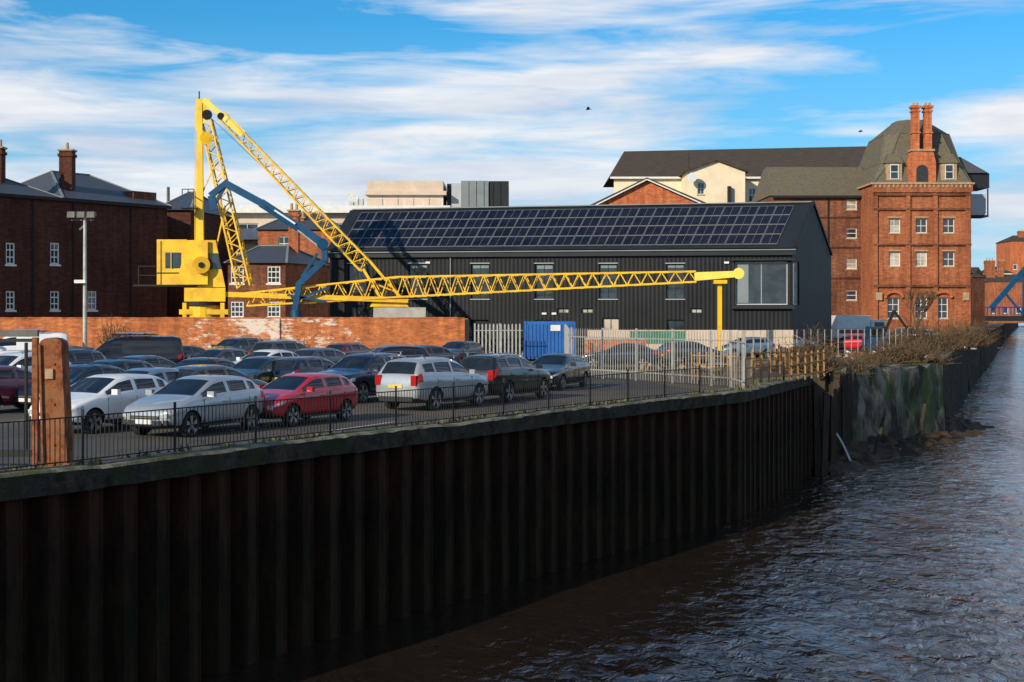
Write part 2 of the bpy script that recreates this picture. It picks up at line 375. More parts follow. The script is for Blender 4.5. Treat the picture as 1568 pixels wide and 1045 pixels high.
for k in range(26):
    t=k/25; o=Vector((14.7,69.5,0)).lerp(Vector((18.6,80,0)),t)+n*random.uniform(-.1,.6); ln=random.uniform(-.2,.2)
    u.beam('p','timber',(o.x,o.y,-7),(o.x+ln*1.5,o.y,random.uniform(-1.2,.4)),.28,.26)
for k in range(3):
    o=Vector((18,79,0)).lerp(Vector((27,93,0)),k/2)+n*random.uniform(1,2)
    u.beam('p','timber',(o.x,o.y,-6),(o.x+random.uniform(-1,1),o.y,random.uniform(-3.2,-2)),.16,.14)
u.done()
u=B('outfall_pipe')
o=V(1262,652,72.5); pv=None
u.cyl('pipe','rust',o+Vector((-2.0,1.0,0)),o,.14,.14,12)
for k in range(13):
    t=k/12; v=o+Vector((1.35*t,-.3*t,-2.0*t*t)); 
    if pv: u.beam('falling_water','spout',pv,v,.06+.05*t,.09)
    pv=v
u.done()
# ---------------------------------------------------------------- weeds along the quay
u=B('quay_weeds')
for p,d in resample([(-16,15.5)]+EDGE[1:],.05):
    nn=Vector((-d.y,d.x,0)); o=p+nn*random.uniform(.1,.75)
    if random.random()<.35+.35*math.sin(p.y*.9): continue
    h=random.uniform(.04,.18); a=random.uniform(0,6.28); e=Vector((math.cos(a),math.sin(a),0))*.05; lean=Vector((random.uniform(-.08,.08),random.uniform(-.08,.08),0))
    z=.10
    u.face('g','grass',[o-e+Vector((0,0,z)),o+e+Vector((0,0,z)),o+lean+Vector((0,0,z+h))])
u.done()
# ---------------------------------------------------------------- railing along quay
u=B('quay_railing')
rp=[(p-Vector((d.y,-d.x,0))*.42,d) for p,d in resample([(-18,12.3)]+EDGE[1:8],.12)]
for i,(p,d) in enumerate(rp):
    u.beam('bars','blackmetal',(p.x,p.y,.22),(p.x,p.y,1.05),.016,.016)
    if i%22==0: u.beam('posts','blackmetal',(p.x,p.y,0),(p.x,p.y,1.2),.05,.05)
    if i%22==0 and i+22<len(rp):
        q2=rp[i+22][0]
        for z in(.2,1.06): u.beam('rails','blackmetal',(p.x,p.y,z),(q2.x,q2.y,z),.03,.025)
u.done()
# ---------------------------------------------------------------- rusty post and gate frame
u=B('rusty_steel_post')
D=28.2
u.hexa('plate','rust',[(X(65,D),D,.1),(X(104,D),D,.1),(X(104,D),D+.4,.1),(X(65,D),D+.4,.1),(X(60,D),D,Z(527,D)),(X(95,D),D,Z(527,D)),(X(95,D),D+.4,Z(527,D)),(X(60,D),D+.4,Z(527,D))])
pr=[]
for k in range(7):
    a=math.pi*k/6; cx=X(77.5,D); rr=X(95,D)-cx; pr.append((cx+rr*math.cos(a),Z(527,D)+.001+rr*.55*math.sin(a)))
u.face('plate','rust',[(x,D+.001,z) for x,z in pr],(0,-1,0)); u.face('plate','rust',[(x,D+.399,z) for x,z in pr],(0,1,0))
for k in range(6): u.face('plate','rust',[(pr[k][0],D,pr[k][1]),(pr[k+1][0],D,pr[k+1][1]),(pr[k+1][0],D+.4,pr[k+1][1]),(pr[k][0],D+.4,pr[k][1])],(0,0,1))
for s0,s1,e0,e1 in((65,68,60,63),(101,104,92,95)):
    u.hexa('flange','rust',[(X(s0,D),D-.06,.13),(X(s1,D),D-.06,.13),(X(s1,D),D-.002,.13),(X(s0,D),D-.002,.13),(X(e0,D),D-.06,Z(528,D)),(X(e1,D),D-.06,Z(528,D)),(X(e1,D),D-.002,Z(528,D)),(X(e0,D),D-.002,Z(528,D))])
u.box('base','rust',X(60,D)-.1,X(108,D)+.1,D-.1,D+.5,-.1,.13)
for zz in (.5,1.3,2.1): u.cyl('bolts','rust',(X(82,D),D-.03,zz),(X(82,D),D,zz),.03)
u.box('hinge','stone',X(70,D),X(82,D),D-.05,D-.003,1.8,2.0)
u.done()
u=B('steel_gate_frame')
D=28.6
x0=X(-60,D); x1=X(57,D)
u.box('frame','galvd',x0,x1,D,D+.12,Z(516,D),Z(506,D))
u.box('frame','rust',x1-.11,x1,D,D+.12,.05,Z(517,D))
u.box('frame','blackmetal',x0,x1-.12,D,D+.1,Z(700,D),Z(690,D)); u.box('frame','blackmetal',x0,x1-.12,D,D+.1,Z(524,D),Z(519,D))
u.box('frame','blackmetal',x1-.26,x1-.22,D,D+.1,Z(689,D),Z(525,D))
u.done()
# ---------------------------------------------------------------- car park brick wall
u=B('brick_boundary_wall')
yw=95
wall(u,'brick_wall',(-90,yw),(-2.95,yw),0,2.75,out=(0,-1))
wall(u,'brick_wall',(-90,yw+.35),(-2.95,yw+.35),0,2.75,out=(0,1))
wall(u,'brick_wall',(-2.95,yw),(-2.95,yw+.35),0,2.75,out=(1,0))
x=-90
while x<-3.3:
    l=min(.45,-2.9-x); j=random.uniform(-.02,.02); u.box('coping','brick_bright',x,x+l-.01,yw-.03+j*.5,yw+.38,2.753,2.83+j); x+=.45
for xx in (-16.0,-38): u.box('pier','brick_wall',xx,xx+.5,yw-.12,yw-.003,0,2.74)
u.box('pier','blackmetal',-3.15,-2.85,yw-.15,yw-.045,0,2.7)
u.done()
u=B('street_lamp')
x,y=X(130,80),80
u.cyl('pole','galv',(x,y,0),(x,y,Z(330,80)),.13,.09,12)
u.beam('crossarm','galvd',(x-.75,y,Z(337,80)),(x+.5,y,Z(337,80)),.1)
for dx in(-.7,-.15,.4): 
    u.hexa('head','galvd',[(x+dx-.22,y-.35,Z(334,80)),(x+dx+.22,y-.35,Z(334,80)),(x+dx+.22,y+.1,Z(331,80)),(x+dx-.22,y+.1,Z(331,80)),(x+dx-.2,y-.3,Z(325,80)),(x+dx+.2,y-.3,Z(325,80)),(x+dx+.2,y+.1,Z(324,80)),(x+dx-.2,y+.1,Z(324,80))])
u.beam('bracket','galvd',(x,y,Z(345,80)),(x-.3,y,Z(352,80)),.1)
u.box('head','white',x-.5,x+.12,y-.35,y-.12,Z(434,80),Z(429,80))
u.done()
# ---------------------------------------------------------------- crane
c=B('yellow_crane')
def lattice(p,a,b,w0,h0,w1,h1,n,ch=.13,dg=.07,mat='yellow',up=(0,0,1)):
    a=Vector(a);b=Vector(b);d=(b-a).normalized();up=Vector(up);r=d.cross(up).normalized();uu=r.cross(d)
    def ring(t):
        o=a.lerp(b,t);w=w0+(w1-w0)*t;h=h0+(h1-h0)*t
        return [o-r*w/2-uu*h/2,o+r*w/2-uu*h/2,o+r*w/2+uu*h/2,o-r*w/2+uu*h/2]
    R0,R1=ring(0),ring(1)
    for k in range(4): c.beam(p,mat,R0[k],R1[k],ch)
    for i in range(n):
        A=ring(i/n);C=ring((i+1)/n);Mm=ring((i+.5)/n)
        for k,j in((0,3),(1,2)):
            c.beam(p,mat,A[k],Mm[j],dg); c.beam(p,mat,Mm[j],C[k],dg)
        for k,j in((3,2),(0,1)):
            c.beam(p,mat,A[k],C[j],dg*.8); c.beam(p,mat,A[k],A[j],dg*.8)
D=100
def W(px,py,dd=0): return V(px,py,D+dd)
c.cyl('base','yellow',W(312,487,0)-Vector((0,0,2.6)),W(312,468),1.25,1.25,20); c.cyl('slew_ring','blackmetal',W(312,468),W(312,462),1.45,1.45,24)
c.hexa('base','yellow',[W(282,462,-1.3),W(345,462,-1.3),W(345,462,1.3),W(282,462,1.3),W(282,441,-1.3),W(345,441,-1.3),W(345,441,1.3),W(282,441,1.3)])
c.beam('base','yellow',W(345,451,-1),W(625,460,-1),.2,.35); c.beam('base','yellow',W(345,451,1),W(625,460,1),.2,.35)
c.beam('base','yellow',W(275,478,-1),W(350,478,-1),.3,.35)
for px in(283,341): c.beam('base','yellow',W(px,464,-1),W(px,487,-1),.28)
c.hexa('machine_house','yellow',[W(240,437,-1.4),W(303,437,-1.4),W(303,437,1.4),W(240,437,1.4),W(240,367,-1.4),W(286,367,-1.4),W(286,367,1.4),W(240,367,1.4)])
c.hexa('machine_house','yellow',[W(270,436,-1.55),W(318,436,-1.55),W(318,436,-1.42),W(270,436,-1.42),W(286,368,-1.55),W(318,368,-1.55),W(318,368,-1.42),W(286,368,-1.42)])
c.hexa('window','glass',[W(253,411,-1.43),W(277,411,-1.43),W(277,411,-1.41),W(253,411,-1.41),W(253,387,-1.43),W(277,387,-1.43),W(277,387,-1.41),W(253,387,-1.41)])
c.beam('window','yellow',W(262,411,-1.5),W(262,387,-1.5),.06)
c.beam('gutter','blackmetal',W(238,418,-1.46),W(303,418,-1.46),.05)
for px in(246,295): c.beam('gutter','blackmetal',W(px,369,-1.46),W(px,436,-1.46),.03)
c.beam('walkway','blackmetal',W(212,438,0),W(305,438,0),2.9,.12)
for dd in(-1.4,0,1.4): c.beam('walkway','blackmetal',W(212,438,dd),W(212,408,dd),.05)
for py in(408,422):
    c.beam('walkway','blackmetal',W(212,py,-1.4),W(240,py,-1.4),.05); c.beam('walkway','blackmetal',W(212,py,-1.4),W(212,py,1.4),.05)
c.cyl('winch','yellow',W(308,406,-1.9),W(308,406,-1.45),.6,.6,20); c.cyl('winch','blackmetal',W(308,406,-1.98),W(308,406,-1.9),.2,.2,12)
c.cyl('winch','yellow',W(327,425,-.9),W(327,425,.9),.5,.5,20)
c.hexa('machine_house','yellow',[W(303,440,-1.2),W(345,440,-1.2),W(345,440,1.2),W(303,440,1.2),W(306,368,-1.2),W(330,368,-1.2),W(330,368,1.2),W(306,368,1.2)])
c.hexa('machine_house','glass',[W(320,412,-1.25),W(340,412,-1.25),W(340,412,-1.21),W(320,412,-1.21),W(320,388,-1.25),W(333,388,-1.25),W(333,388,-1.21),W(320,388,-1.21)])
for dd in(-.75,.75):
    c.beam('mast','yellow',W(306,440,dd),W(306,158,dd*.5),.35,.62,up=(1,0,0),w2=.22,h2=.34)
for k in range(9): 
    py=185+k*24; f=.5+.5*(py-158)/280; c.beam('mast','yellow',W(307,py,-.7*f),W(307,py,.7*f),.12,.12)
for s_ in(-.2,.2): c.beam('ladder','yellow',W(298,436,s_),W(299,165,s_),.04)
for k in range(44): c.beam('ladder','yellow',W(298,434-k*6,-.2),W(298,434-k*6,.2),.03)
c.beam('mast','blackmetal',W(305,160,0),W(305,140,0),.08)
c.hexa('mast_head','yellow',[W(300,200,-.5),W(316,185,-.5),W(316,185,.5),W(300,200,.5),W(300,152,-.4),W(322,151,-.4),W(322,151,.4),W(300,152,.4)])
c.beam('mast_head','paleyellow',W(312,153,-.4),W(348,184,-.4),.14,.36); c.beam('mast_head','paleyellow',W(312,153,.4),W(348,184,.4),.14,.36)
c.cyl('sheave','blackmetal',W(317,176,-.6),W(317,176,-.45),.36,.36,18); c.cyl('sheave','yellow',W(316,212,-.7),W(316,212,-.5),.45,.45,18);c.cyl('sheave','blackmetal',W(338,178,-.52),W(338,178,-.48),.25,.25,14)
lattice('stay',W(316,185),W(376,440),.9,.7,1.5,.9,11,.11,.07,up=(1,0,0))
c.beam('stay','yellow',W(345,315,-.6),W(318,440,-.6),.1); c.beam('stay','yellow',W(330,250,-.5),W(308,300,-.5),.08)
lattice('boom',W(340,178),W(560,408),.7,.55,1.2,.95,19,.12,.06)
for dd in(-.6,.6):
    c.beam('boom','yellow',W(556,412,dd),W(588,466,dd),.15,.18); c.beam('boom','yellow',W(566,400,dd),W(622,466,dd),.15,.18); c.beam('boom','yellow',W(572,434,dd),W(603,446,dd),.1)
c.beam('boom','paleyellow',W(350,185,-.35),W(372,206,-.35),.12,.5)
c.hexa('boom','yellow',[W(566,470,-.8),W(626,470,-.8),W(626,470,.8),W(566,470,.8),W(572,461,-.8),W(618,461,-.8),W(618,461,.8),W(572,461,.8)])
a=V(380,459,100); m_=V(610,440,99.5); e=V(1066,424,97)
lattice('jib',a,m_,1.2,.9,1.4,1.4,9,.12,.07); lattice('jib',m_,e,1.4,1.4,.8,.7,22,.12,.062)
c.beam('jib_head','paleyellow',V(1064,424,97),V(1128,420,96.5),.8,.58,w2=.5,h2=.42); c.cyl('jib_head','paleyellow',V(1131,419,96.2),V(1131,419,96.9),.38,.38,18)
c.beam('jib_head','yellow',V(1092,432,96.8),V(1112,432,96.8),.9,.25)
x=X(1102,96.8); c.beam('rest_post','yellow',(x,96.8,0),(x,96.8,Z(434,96.8)),.28,.28); c.beam('rest_post','yellow',(x-.6,96.8,.1),(x+.6,96.8,.1),.8,.2)
for dd in(-.4,.4): c.beam('ropes','blackmetal',W(318,176,dd),W(560,405,dd),.03)
c.hexa('plinth','concrete_l',[(X(572,D),D-1.5,0),(X(652,D),D-1.5,0),(X(652,D),D+1.5,0),(X(572,D),D+1.5,0),W(572,471,-1.5),W(652,471,-1.5),W(652,471,1.5),W(572,471,1.5)])
c.done()
c=B('blue_hydraulic_crane')
D=98.6
c.beam('main_arm','blue',W(345,281),W(402,312),.4,.5); c.beam('main_arm','blue',W(400,311),W(494,372),.4,.6,w2=.35,h2=.5)
c.cyl('joint','blue',W(494,374,-.35),W(494,374,.35),.4,.4,16); c.beam('main_arm','blue',W(322,300),W(350,278),.35,.4)
c.beam('main_arm','blue',W(326,318),W(348,280),.2,.22); c.beam('main_arm','blue',W(324,300),W(328,322),.5,.3)
c.beam('dipper','blue',W(496,372),W(498,400),.4,.5); c.beam('dipper','blue',W(499,397),W(455,438),.35,.4); c.beam('dipper','blue',W(486,388),W(462,425),.2,.2)
c.beam('base_arm','blue',W(458,434),W(452,475),.4,.4); c.beam('base_arm','blue',W(452,460),W(505,440),.15,.18); c.beam('base_arm','blue',W(440,452),W(500,462),.15,.15)
c.cyl('ram','blue',W(405,318,-.3),W(455,352,-.3),.12,.12,10); c.cyl('ram','galv',W(455,352,-.3),W(488,378,-.3),.07,.07,10)
c.cyl('slew_column','blue',(X(455,D),D,0),W(453,475),.45,.35,16)
c.beam('main_arm','white',W(420,322,-.32),W(452,343,-.32),.02,.12)
for py in(290,304,318):
    c.beam('access_cage','blue',W(279,py,-.7),W(297,py,-.7),.06)
    c.beam('access_cage','blue',W(279,py,-.7),W(279,py,.7),.06)
for px in(279,288,297): c.beam('access_cage','blue',W(px,318,-.7),W(px,290,-.7),.06)
c.beam('access_cage','blue',W(278,319),W(300,319),1.4,.08)
c.done()
# ---------------------------------------------------------------- black clad building
b=B('black_clad_building')
A=Vector((X(505,110.5),110.5,0)); C=Vector((X(1213,105),105,0)); E=Vector((X(1273,117),117,0)); G=Vector((A.x+1.5,122.5,0))
ez=7.85; rz=11.75
d=(C-A).normalized(); n=Vector((d.y,-d.x,0))
def UU(px):
    k=(px-784)/F
    return (k*A.y-A.x)/(d.x-k*d.y)
def ZZ(px,py): u=UU(px); return Z(py,A.y+d.y*u)
ops=[]
dk=dict(frame='darkpanel',sill=None,bars=(1,0),fw=.06)
for i,px in enumerate((547,640,735,833,931,1034)):
    ops.append((UU(px-14),UU(px+14),ZZ(px,458),ZZ(px,404),dk))
for px in(862,899,1066): ops.append((UU(px-9),UU(px+9),ZZ(px,480),ZZ(px,472),dict(dk,glass='glasspale')))
ops.append((UU(922),UU(948),.9,ZZ(935,487),dict(dk,glass='glasspale')))
for px in(640,735,833,1034): ops.append((UU(px-13),UU(px+13),.9,ZZ(px,490),dk))
big=(UU(1126),UU(1206),ZZ(1160,467),ZZ(1160,401))
ops.append((big[0],big[1],big[2],big[3],dict(frame='lightgrey',sill=None,bars=(1,0),fw=.07,glass='glass')))
wall(b,'clad',A,C,0,ez,ops,rev=.25,out=(0,-1))
for o in ops[:6]:
    for (x0,x1,z0,z1) in((o[0]-.06,o[1]+.06,o[3]+.003,o[3]+.06),(o[0]-.06,o[1]+.06,o[2]-.06,o[2]-.003)):
        p0=A+d*x0+n*.002; b.obox('trims','lightgrey',(p0.x,p0.y),d,x1-x0,.05,z0,z1,side=-1)
    p0=A+d*(o[0]+.07)-n*.24; b.obox('blinds','greypanel',(p0.x,p0.y),d,o[1]-o[0]-.14,.02,o[3]-random.uniform(.2,.4),o[3]-.07,side=-1)
p0=A+d*(big[0]+.16)-n*.235; b.obox('blinds','greypanel',(p0.x,p0.y),d,.8,.02,big[2]+.14,big[3]-.14,side=-1)
wall(b,'clad',C,E,0,ez,[(.25,2.2,big[2],big[3],dict(frame='lightgrey',sill=None,bars=(0,0),fw=.1,glass='glasspale'))],rev=.2,out=(1,0))
wall(b,'clad',E,G,0,ez,out=(0,1)); wall(b,'clad',G,A,0,ez,out=(-1,0))
RL=Vector((X(540,116.5),116.5,11.55)); RR=Vector((X(1245,111),111,rz))
up=Vector((0,0,1))
A1=A-d*.25+n*.3; C1=C+d*.25+n*.3
b.face('roof','darkpanel',[A1+up*(ez+.06),C1+up*(ez+.06),RR+d*.2,RL-d*.2],(0,-1,1))
b.face('roof','darkpanel',[E+up*(ez+.05),G+up*(ez+.05),RL,RR],(0,1,1))
b.face('walls','clad',[C+up*ez,E+up*ez,RR-up*.02],(1,0,0)); b.face('walls','clad',[A+up*ez,G+up*ez,RL-up*.02],(-1,0,0))
p0=A1; b.obox('gutter','greypanel',(p0.x,p0.y),d,(C1-A1).length,.12,ez-.1,ez-.02,side=-1)
b.obox('gutter','darkpanel',(p0.x,p0.y),d,(C1-A1).length,.3,ez-.45,ez-.104,side=1)
b.beam('ridge','greypanel',RL+up*.05,RR+up*.05,.35,.08); b.beam('verge','blackmetal',C1+up*(ez+.08),RR+up*.05,.25,.2)
b.beam('verge','blackmetal',E+up*(ez+.08),RR+up*.05,.2,.2)
for px in(690,): 
    p=A+d*UU(px)+n*.1; b.beam('downpipe','greypanel',(p.x,p.y,0),(p.x,p.y,ez-.1),.09)
p=A+d*UU(1120)+n*.003; b.obox('bay_ledge','darkpanel',(p.x,p.y),d,UU(1213)-UU(1120)+.2,.35,big[2]-.3,big[2]-.05,side=-1)
b.obox('bay_ledge','darkpanel',(p.x,p.y),d,UU(1213)-UU(1120)+.2,.35,big[3]+.08,big[3]+.2,side=-1)
for px,py in((652,404),(830,482),(845,482),(1109,404)):
    p=A+d*UU(px)+n*.003; b.obox('wall_light','white',(p.x,p.y),d,.35,.12,ZZ(px,py),ZZ(px,py)+.15,side=-1)
q0=A1+up*(ez+.06);q1=C1+up*(ez+.06);q2=RR+d*.2;q3=RL-d*.2
nr=(q1-q0).cross(q3-q0).normalized()
if nr.z<0: nr=-nr
def RP(s,t,h): return q0.lerp(q1,s).lerp(q3.lerp(q2,s),t)+nr*h
nc=26
for i in range(nc):
    for j in range(4):
        s0=.03+.93*i/nc; s1=.03+.93*(i+1)/nc-.0009; t0=.07+.85*j/4; t1=.07+.85*(j+1)/4-.006
        es=.0010;et=.008
        b.hexa('solar_frames','panelframe',[RP(s0,t0,.03),RP(s1,t0,.03),RP(s1,t1,.03),RP(s0,t1,.03),RP(s0,t0,.08),RP(s1,t0,.08),RP(s1,t1,.08),RP(s0,t1,.08)])
        sm=(s0+s1)/2
        for (sa,sb) in((s0+es,sm-.0004),(sm+.0004,s1-es)):
            b.face('solar_panels','panel',[RP(sa,t0+et,.084),RP(sb,t0+et,.084),RP(sb,t1-et,.084),RP(sa,t1-et,.084)],nr)
b.done()
# ---------------------------------------------------------------- hip roof helper
def hip(b,mat,c,z,h,inset,part='roof',ov=.4):
    c=[Vector((p[0],p[1],0)) for p in c]; ctr=sum(c,Vector())/4
    c=[p+(p-ctr).normalized()*ov for p in c]
    m0=(c[0]+c[3])/2; m1=(c[1]+c[2])/2; dd=(m1-m0).normalized()
    r0=m0+dd*inset+Vector((0,0,z+h)); r1=m1-dd*inset+Vector((0,0,z+h)); c=[p+Vector((0,0,z)) for p in c]
    b.face(part,mat,[c[0],c[1],r1,r0],(c[0]+c[1])/2-ctr-Vector((0,0,z))+Vector((0,0,3)))
    b.face(part,mat,[c[2],c[3],r0,r1],(c[2]+c[3])/2-ctr-Vector((0,0,z))+Vector((0,0,3)))
    b.face(part,mat,[c[1],c[2],r1],dd+Vector((0,0,.5))); b.face(part,mat,[c[3],c[0],r0],-dd+Vector((0,0,.5)))
    b.face(part,mat,c,(0,0,-1))
    rt='greypanel' if mat=='slate' else mat
    for p,r_ in((c[0],r0),(c[1],r1),(c[2],r1),(c[3],r0)): b.beam('ridge_tiles',rt,p+Vector((0,0,.03)),r_+Vector((0,0,.03)),.2,.08)
    b.beam('ridge_tiles',rt,r0+Vector((0,0,.04)),r1+Vector((0,0,.04)),.22,.1)
    return r0,r1
def chimney(b,x,y,z0,z1,w=1.0,dp=1.0,pots=3,mat='brick_dark',potm='stone'):
    b.box('chimney',mat,x-w/2,x+w/2,y-dp/2,y+dp/2,z0,z1)
    b.box('chimney',mat,x-w/2-.1,x+w/2+.1,y-dp/2-.1,y+dp/2+.1,z1-.5,z1-.25); b.box('chimney','stone',x-w/2-.12,x+w/2+.12,y-dp/2-.12,y+dp/2+.12,z1+.002,z1+.14)
    for k in range(pots): b.cyl('chimney_pots',potm,(x-w/2+w*(k+.5)/pots,y,z1+.14),(x-w/2+w*(k+.5)/pots,y,z1+.75),.15,.12,10)
b=B('brick_warehouse_terrace')
ez=12.8; Pn=Vector((X(0,115),115,0)); Qf=Vector((X(256,129),129,0)); d=(Qf-Pn).normalized(); n=Vector((d.y,-d.x,0))
St=Pn-d*22; L=(Qf-St).length
def U2(px): k=(px-784)/F; return (k*St.y-St.x)/(d.x-k*d.y)
def Z2(px,py): return Z(py,St.y+d.y*U2(px))
ops=[]
for px in(-45,16,84,141):
    if px!=141: ops.append((U2(px-7),U2(px+7),Z2(px,405),Z2(px,372),dict(bars=(1,2),sill='white')))
    ops.append((U2(px-7),U2(px+7),Z2(px,475),Z2(px,446),dict(bars=(1,2),sill='white')))
wall(b,'brick_dark',St,Qf,0,ez,ops,rev=.12,out=n,fw=.12)
Bk=Qf-n*13; Sb=St-n*13
wall(b,'brick_dark',Qf,Bk,0,ez,out=d); wall(b,'brick_dark',Bk,Sb,0,ez,out=-n); wall(b,'brick_dark',Sb,St,0,ez,out=-d)
b.obox('gutter','blackmetal',(St+n*.02),d,L+.3,.25,ez-.25,ez,side=-1)
mid=St.lerp(Qf,.70); midb=mid-n*13
hip(b,'slate',[St,mid,midb,Sb],ez+.01,2.9,5.5); hip(b,'slate',[mid+d*.6,Qf,Bk,midb+d*.6],ez+.02,2.9,3.8)
chimney(b,X(103,123),123,ez,Z(232,123),1.1,1.1,1); chimney(b,X(-4,118),118,ez,Z(228,118),1.0,1.0,2)
p=Qf-n*1.0-d*3.0; b.obox('parapet','brick_brown',(p.x,p.y),d,2.6,1.5,ez,ez+1.25)
for px in(50,112,200): 
    p=St+d*U2(px)+n*.1; b.beam('downpipe','blackmetal',(p.x,p.y,0),(p.x,p.y,ez-.2),.12)
b.done()
b=B('brick_side_building')
Dd=135; wall(b,'brick_dark',(X(250,Dd),Dd),(X(292,Dd),Dd),0,Z(322,Dd),out=(0,-1)); wall(b,'brick_dark',(X(292,Dd),Dd),(X(292,Dd)+2,Dd+12),0,Z(322,Dd),out=(1,0))
hip(b,'slate',[(X(238,Dd),Dd),(X(292,Dd),Dd),(X(292,Dd)+2,Dd+12),(X(238,Dd),Dd+12)],Z(322,Dd),2.2,2)
b.cyl('flue','galvd',(X(242,Dd),Dd+4,Z(320,Dd)),(X(242,Dd),Dd+4,Z(281,Dd)),.15,.15,10); b.beam('downpipe','blackmetal',(X(258,Dd),Dd-.1,0),(X(258,Dd),Dd-.1,10),.15)
b.done()
b=B('flat_roof_office_building')
Dd=150
x0,x1=X(300,Dd),X(800,Dd)
zt=Z(316,Dd)
b.box('fascia','white',x0,X(690,Dd),Dd-1,Dd+20,Z(327,Dd),zt)
ops=[(k*3.2+.5,k*3.2+2.9,Z(372,Dd),Z(342,Dd)) for k in range(9)]
wall(b,'beige',(x0+.5,Dd),(x1,Dd),0,Z(327,Dd)-.003,ops,out=(0,-1),fw=.12,bars=(1,0),frame='lightgrey')
b.box('fascia','white',X(345,Dd),X(425,Dd),Dd-2,Dd-.2,Z(368,Dd),Z(352,Dd))
b.box('rooftop_plant','beige',X(560,Dd),X(678,Dd),Dd+1,Dd+9,zt+.01,Z(276,Dd)); b.box('rooftop_plant','beige',X(558,Dd),X(683,Dd),Dd+.5,Dd+9.5,Z(298,Dd),Z(292,Dd)-.0)
for k in range(1,5): xx=X(560,Dd)+k*1.65; b.box('rooftop_plant','greypanel',xx,xx+.06,Dd+.97,Dd+.998,zt+.01,Z(299,Dd))
b.box('rooftop_plant','darkpanel',X(683,Dd),X(690,Dd),Dd+2,Dd+9,zt,Z(279,Dd)); b.box('rooftop_plant','lightgrey',X(690,Dd),X(706,Dd),Dd+2,Dd+9,zt,Z(278,Dd))
b.box('rooftop_plant','greypanel',X(706,Dd),X(748,Dd),Dd,Dd+9,zt-3,Z(277,Dd)); b.box('rooftop_plant','darkpanel',X(748.5,Dd),X(779,Dd),Dd+.2,Dd+9,zt-3,Z(277,Dd)-.02)
for k in range(1,6): xx=X(706,Dd)+k*.8; b.box('rooftop_plant','darkpanel',xx,xx+.05,Dd-.03,Dd-.002,zt-3,Z(277,Dd)-.1)
for px in(530,538,545): b.box('vents','lightgrey',X(px,Dd),X(px+6,Dd),Dd+3,Dd+4,zt+.01,Z(298+random.uniform(-4,4),Dd))
b.cyl('satellite_dish','white',(X(538,Dd),Dd+1,Z(302,Dd)),(X(539,Dd),Dd+.8,Z(301,Dd)),.5,.6,14)
for k in range(14): b.beam('roof_rail','white',(x0+k*2.0,Dd-.5,zt),(x0+k*2.0,Dd-.5,zt+.8),.06)
b.beam('roof_rail','white',(x0,Dd-.5,zt+.8),(x0+26,Dd-.5,zt+.8),.06)
b.done()
b=B('brick_house')
Dd=125
x0,x1=X(349,Dd),X(437,Dd); ops=[]
for px in(363,419):
    for a_,c_ in((434,408),(486,462)): ops.append((X(px-10,Dd)-x0,X(px+10,Dd)-x0,Z(a_,Dd),Z(c_,Dd),dict(bars=(2,2),sill='white')))
wall(b,'brick_brown',(x0,Dd),(x1,Dd),0,Z(402,Dd),ops,rev=.1,out=(0,-1),fw=.1); wall(b,'brick_red',(x1,Dd),(x1+3,Dd+9),0,Z(402,Dd),out=(1,0)); wall(b,'brick_red',(x0,Dd),(x0,Dd+9),0,Z(402,Dd),out=(-1,0))
hip(b,'slate',[(x0,Dd),(x1,Dd),(x1+3,Dd+9),(x0,Dd+9)],Z(403,Dd),1.7,2.2)
chimney(b,X(437,Dd),Dd+5,Z(400,Dd),Z(318,Dd),.9,1,2,'brick_red'); 
b.done()
b=B('brick_house')
Dd=140
x0,x1=X(395,Dd),X(520,Dd)
wall(b,'brick_red',(x0,Dd),(x1,Dd),0,Z(352,Dd),[(2,3.1,Z(385,Dd),Z(362,Dd),dict(bars=(1,1)))],out=(0,-1)); wall(b,'brick_red',(x0,Dd),(x0,Dd+10),0,Z(352,Dd),out=(-1,0))
hip(b,'slate',[(x0,Dd),(x1,Dd),(x1,Dd+10),(x0,Dd+10)],Z(352,Dd),2.0,3); chimney(b,X(452,Dd),Dd+3,Z(360,Dd),Z(332,Dd),1,1,3,'brick_red')
b.done()
b=B('gabled_brick_building')
Dd=165
x0,x1,xa=X(908,Dd),X(1084,Dd),X(990,Dd); zt=Z(318,Dd); za=Z(277,Dd)
wall(b,'brick_bright',(x0,Dd),(x1,Dd),0,zt,out=(0,-1)); b.face('walls','brick_bright',[(x0,Dd,zt),(x1,Dd,zt),(xa,Dd,za)],(0,-1,0))
b.hexa('roof','tile_grey',[(x0-.5,Dd-.5,zt-.2),(xa,Dd-.5,za),(xa,Dd+25,za),(x0-.5,Dd+25,zt-.2),(x0-.5,Dd-.5,zt+.2),(xa,Dd-.5,za+.35),(xa,Dd+25,za+.35),(x0-.5,Dd+25,zt+.2)])
b.hexa('roof','tile_grey',[(x1+.5,Dd-.5,zt-.2),(xa+.01,Dd-.5,za),(xa+.01,Dd+25,za),(x1+.5,Dd+25,zt-.2),(x1+.5,Dd-.5,zt+.2),(xa+.01,Dd-.5,za+.35),(xa+.01,Dd+25,za+.35),(x1+.5,Dd+25,zt+.2)])
b.beam('bargeboard','white',(x0-.5,Dd-.56,zt-.15),(xa,Dd-.56,za+.1),.06,.14);b.beam('bargeboard','white',(x1+.5,Dd-.56,zt-.15),(xa,Dd-.56,za+.1),.06,.14)
b.done()
b=B('cream_gabled_block')
Dd=215
x0,x1=X(940,Dd),X(1360,Dd); ez=Z(272,Dd)
wall(b,'cream',(x0,Dd),(x1,Dd),0,ez,[(X(1150+30*k-4,Dd)-x0,X(1150+30*k+8,Dd)-x0,Z(310,Dd),Z(288,Dd)) for k in range(2)],out=(0,-1),frame='winframe',fw=.15)
R0=Vector((X(962,Dd),Dd+8,Z(232,Dd+8)));R1=Vector((X(1365,Dd),Dd+8,Z(224,Dd+8)))
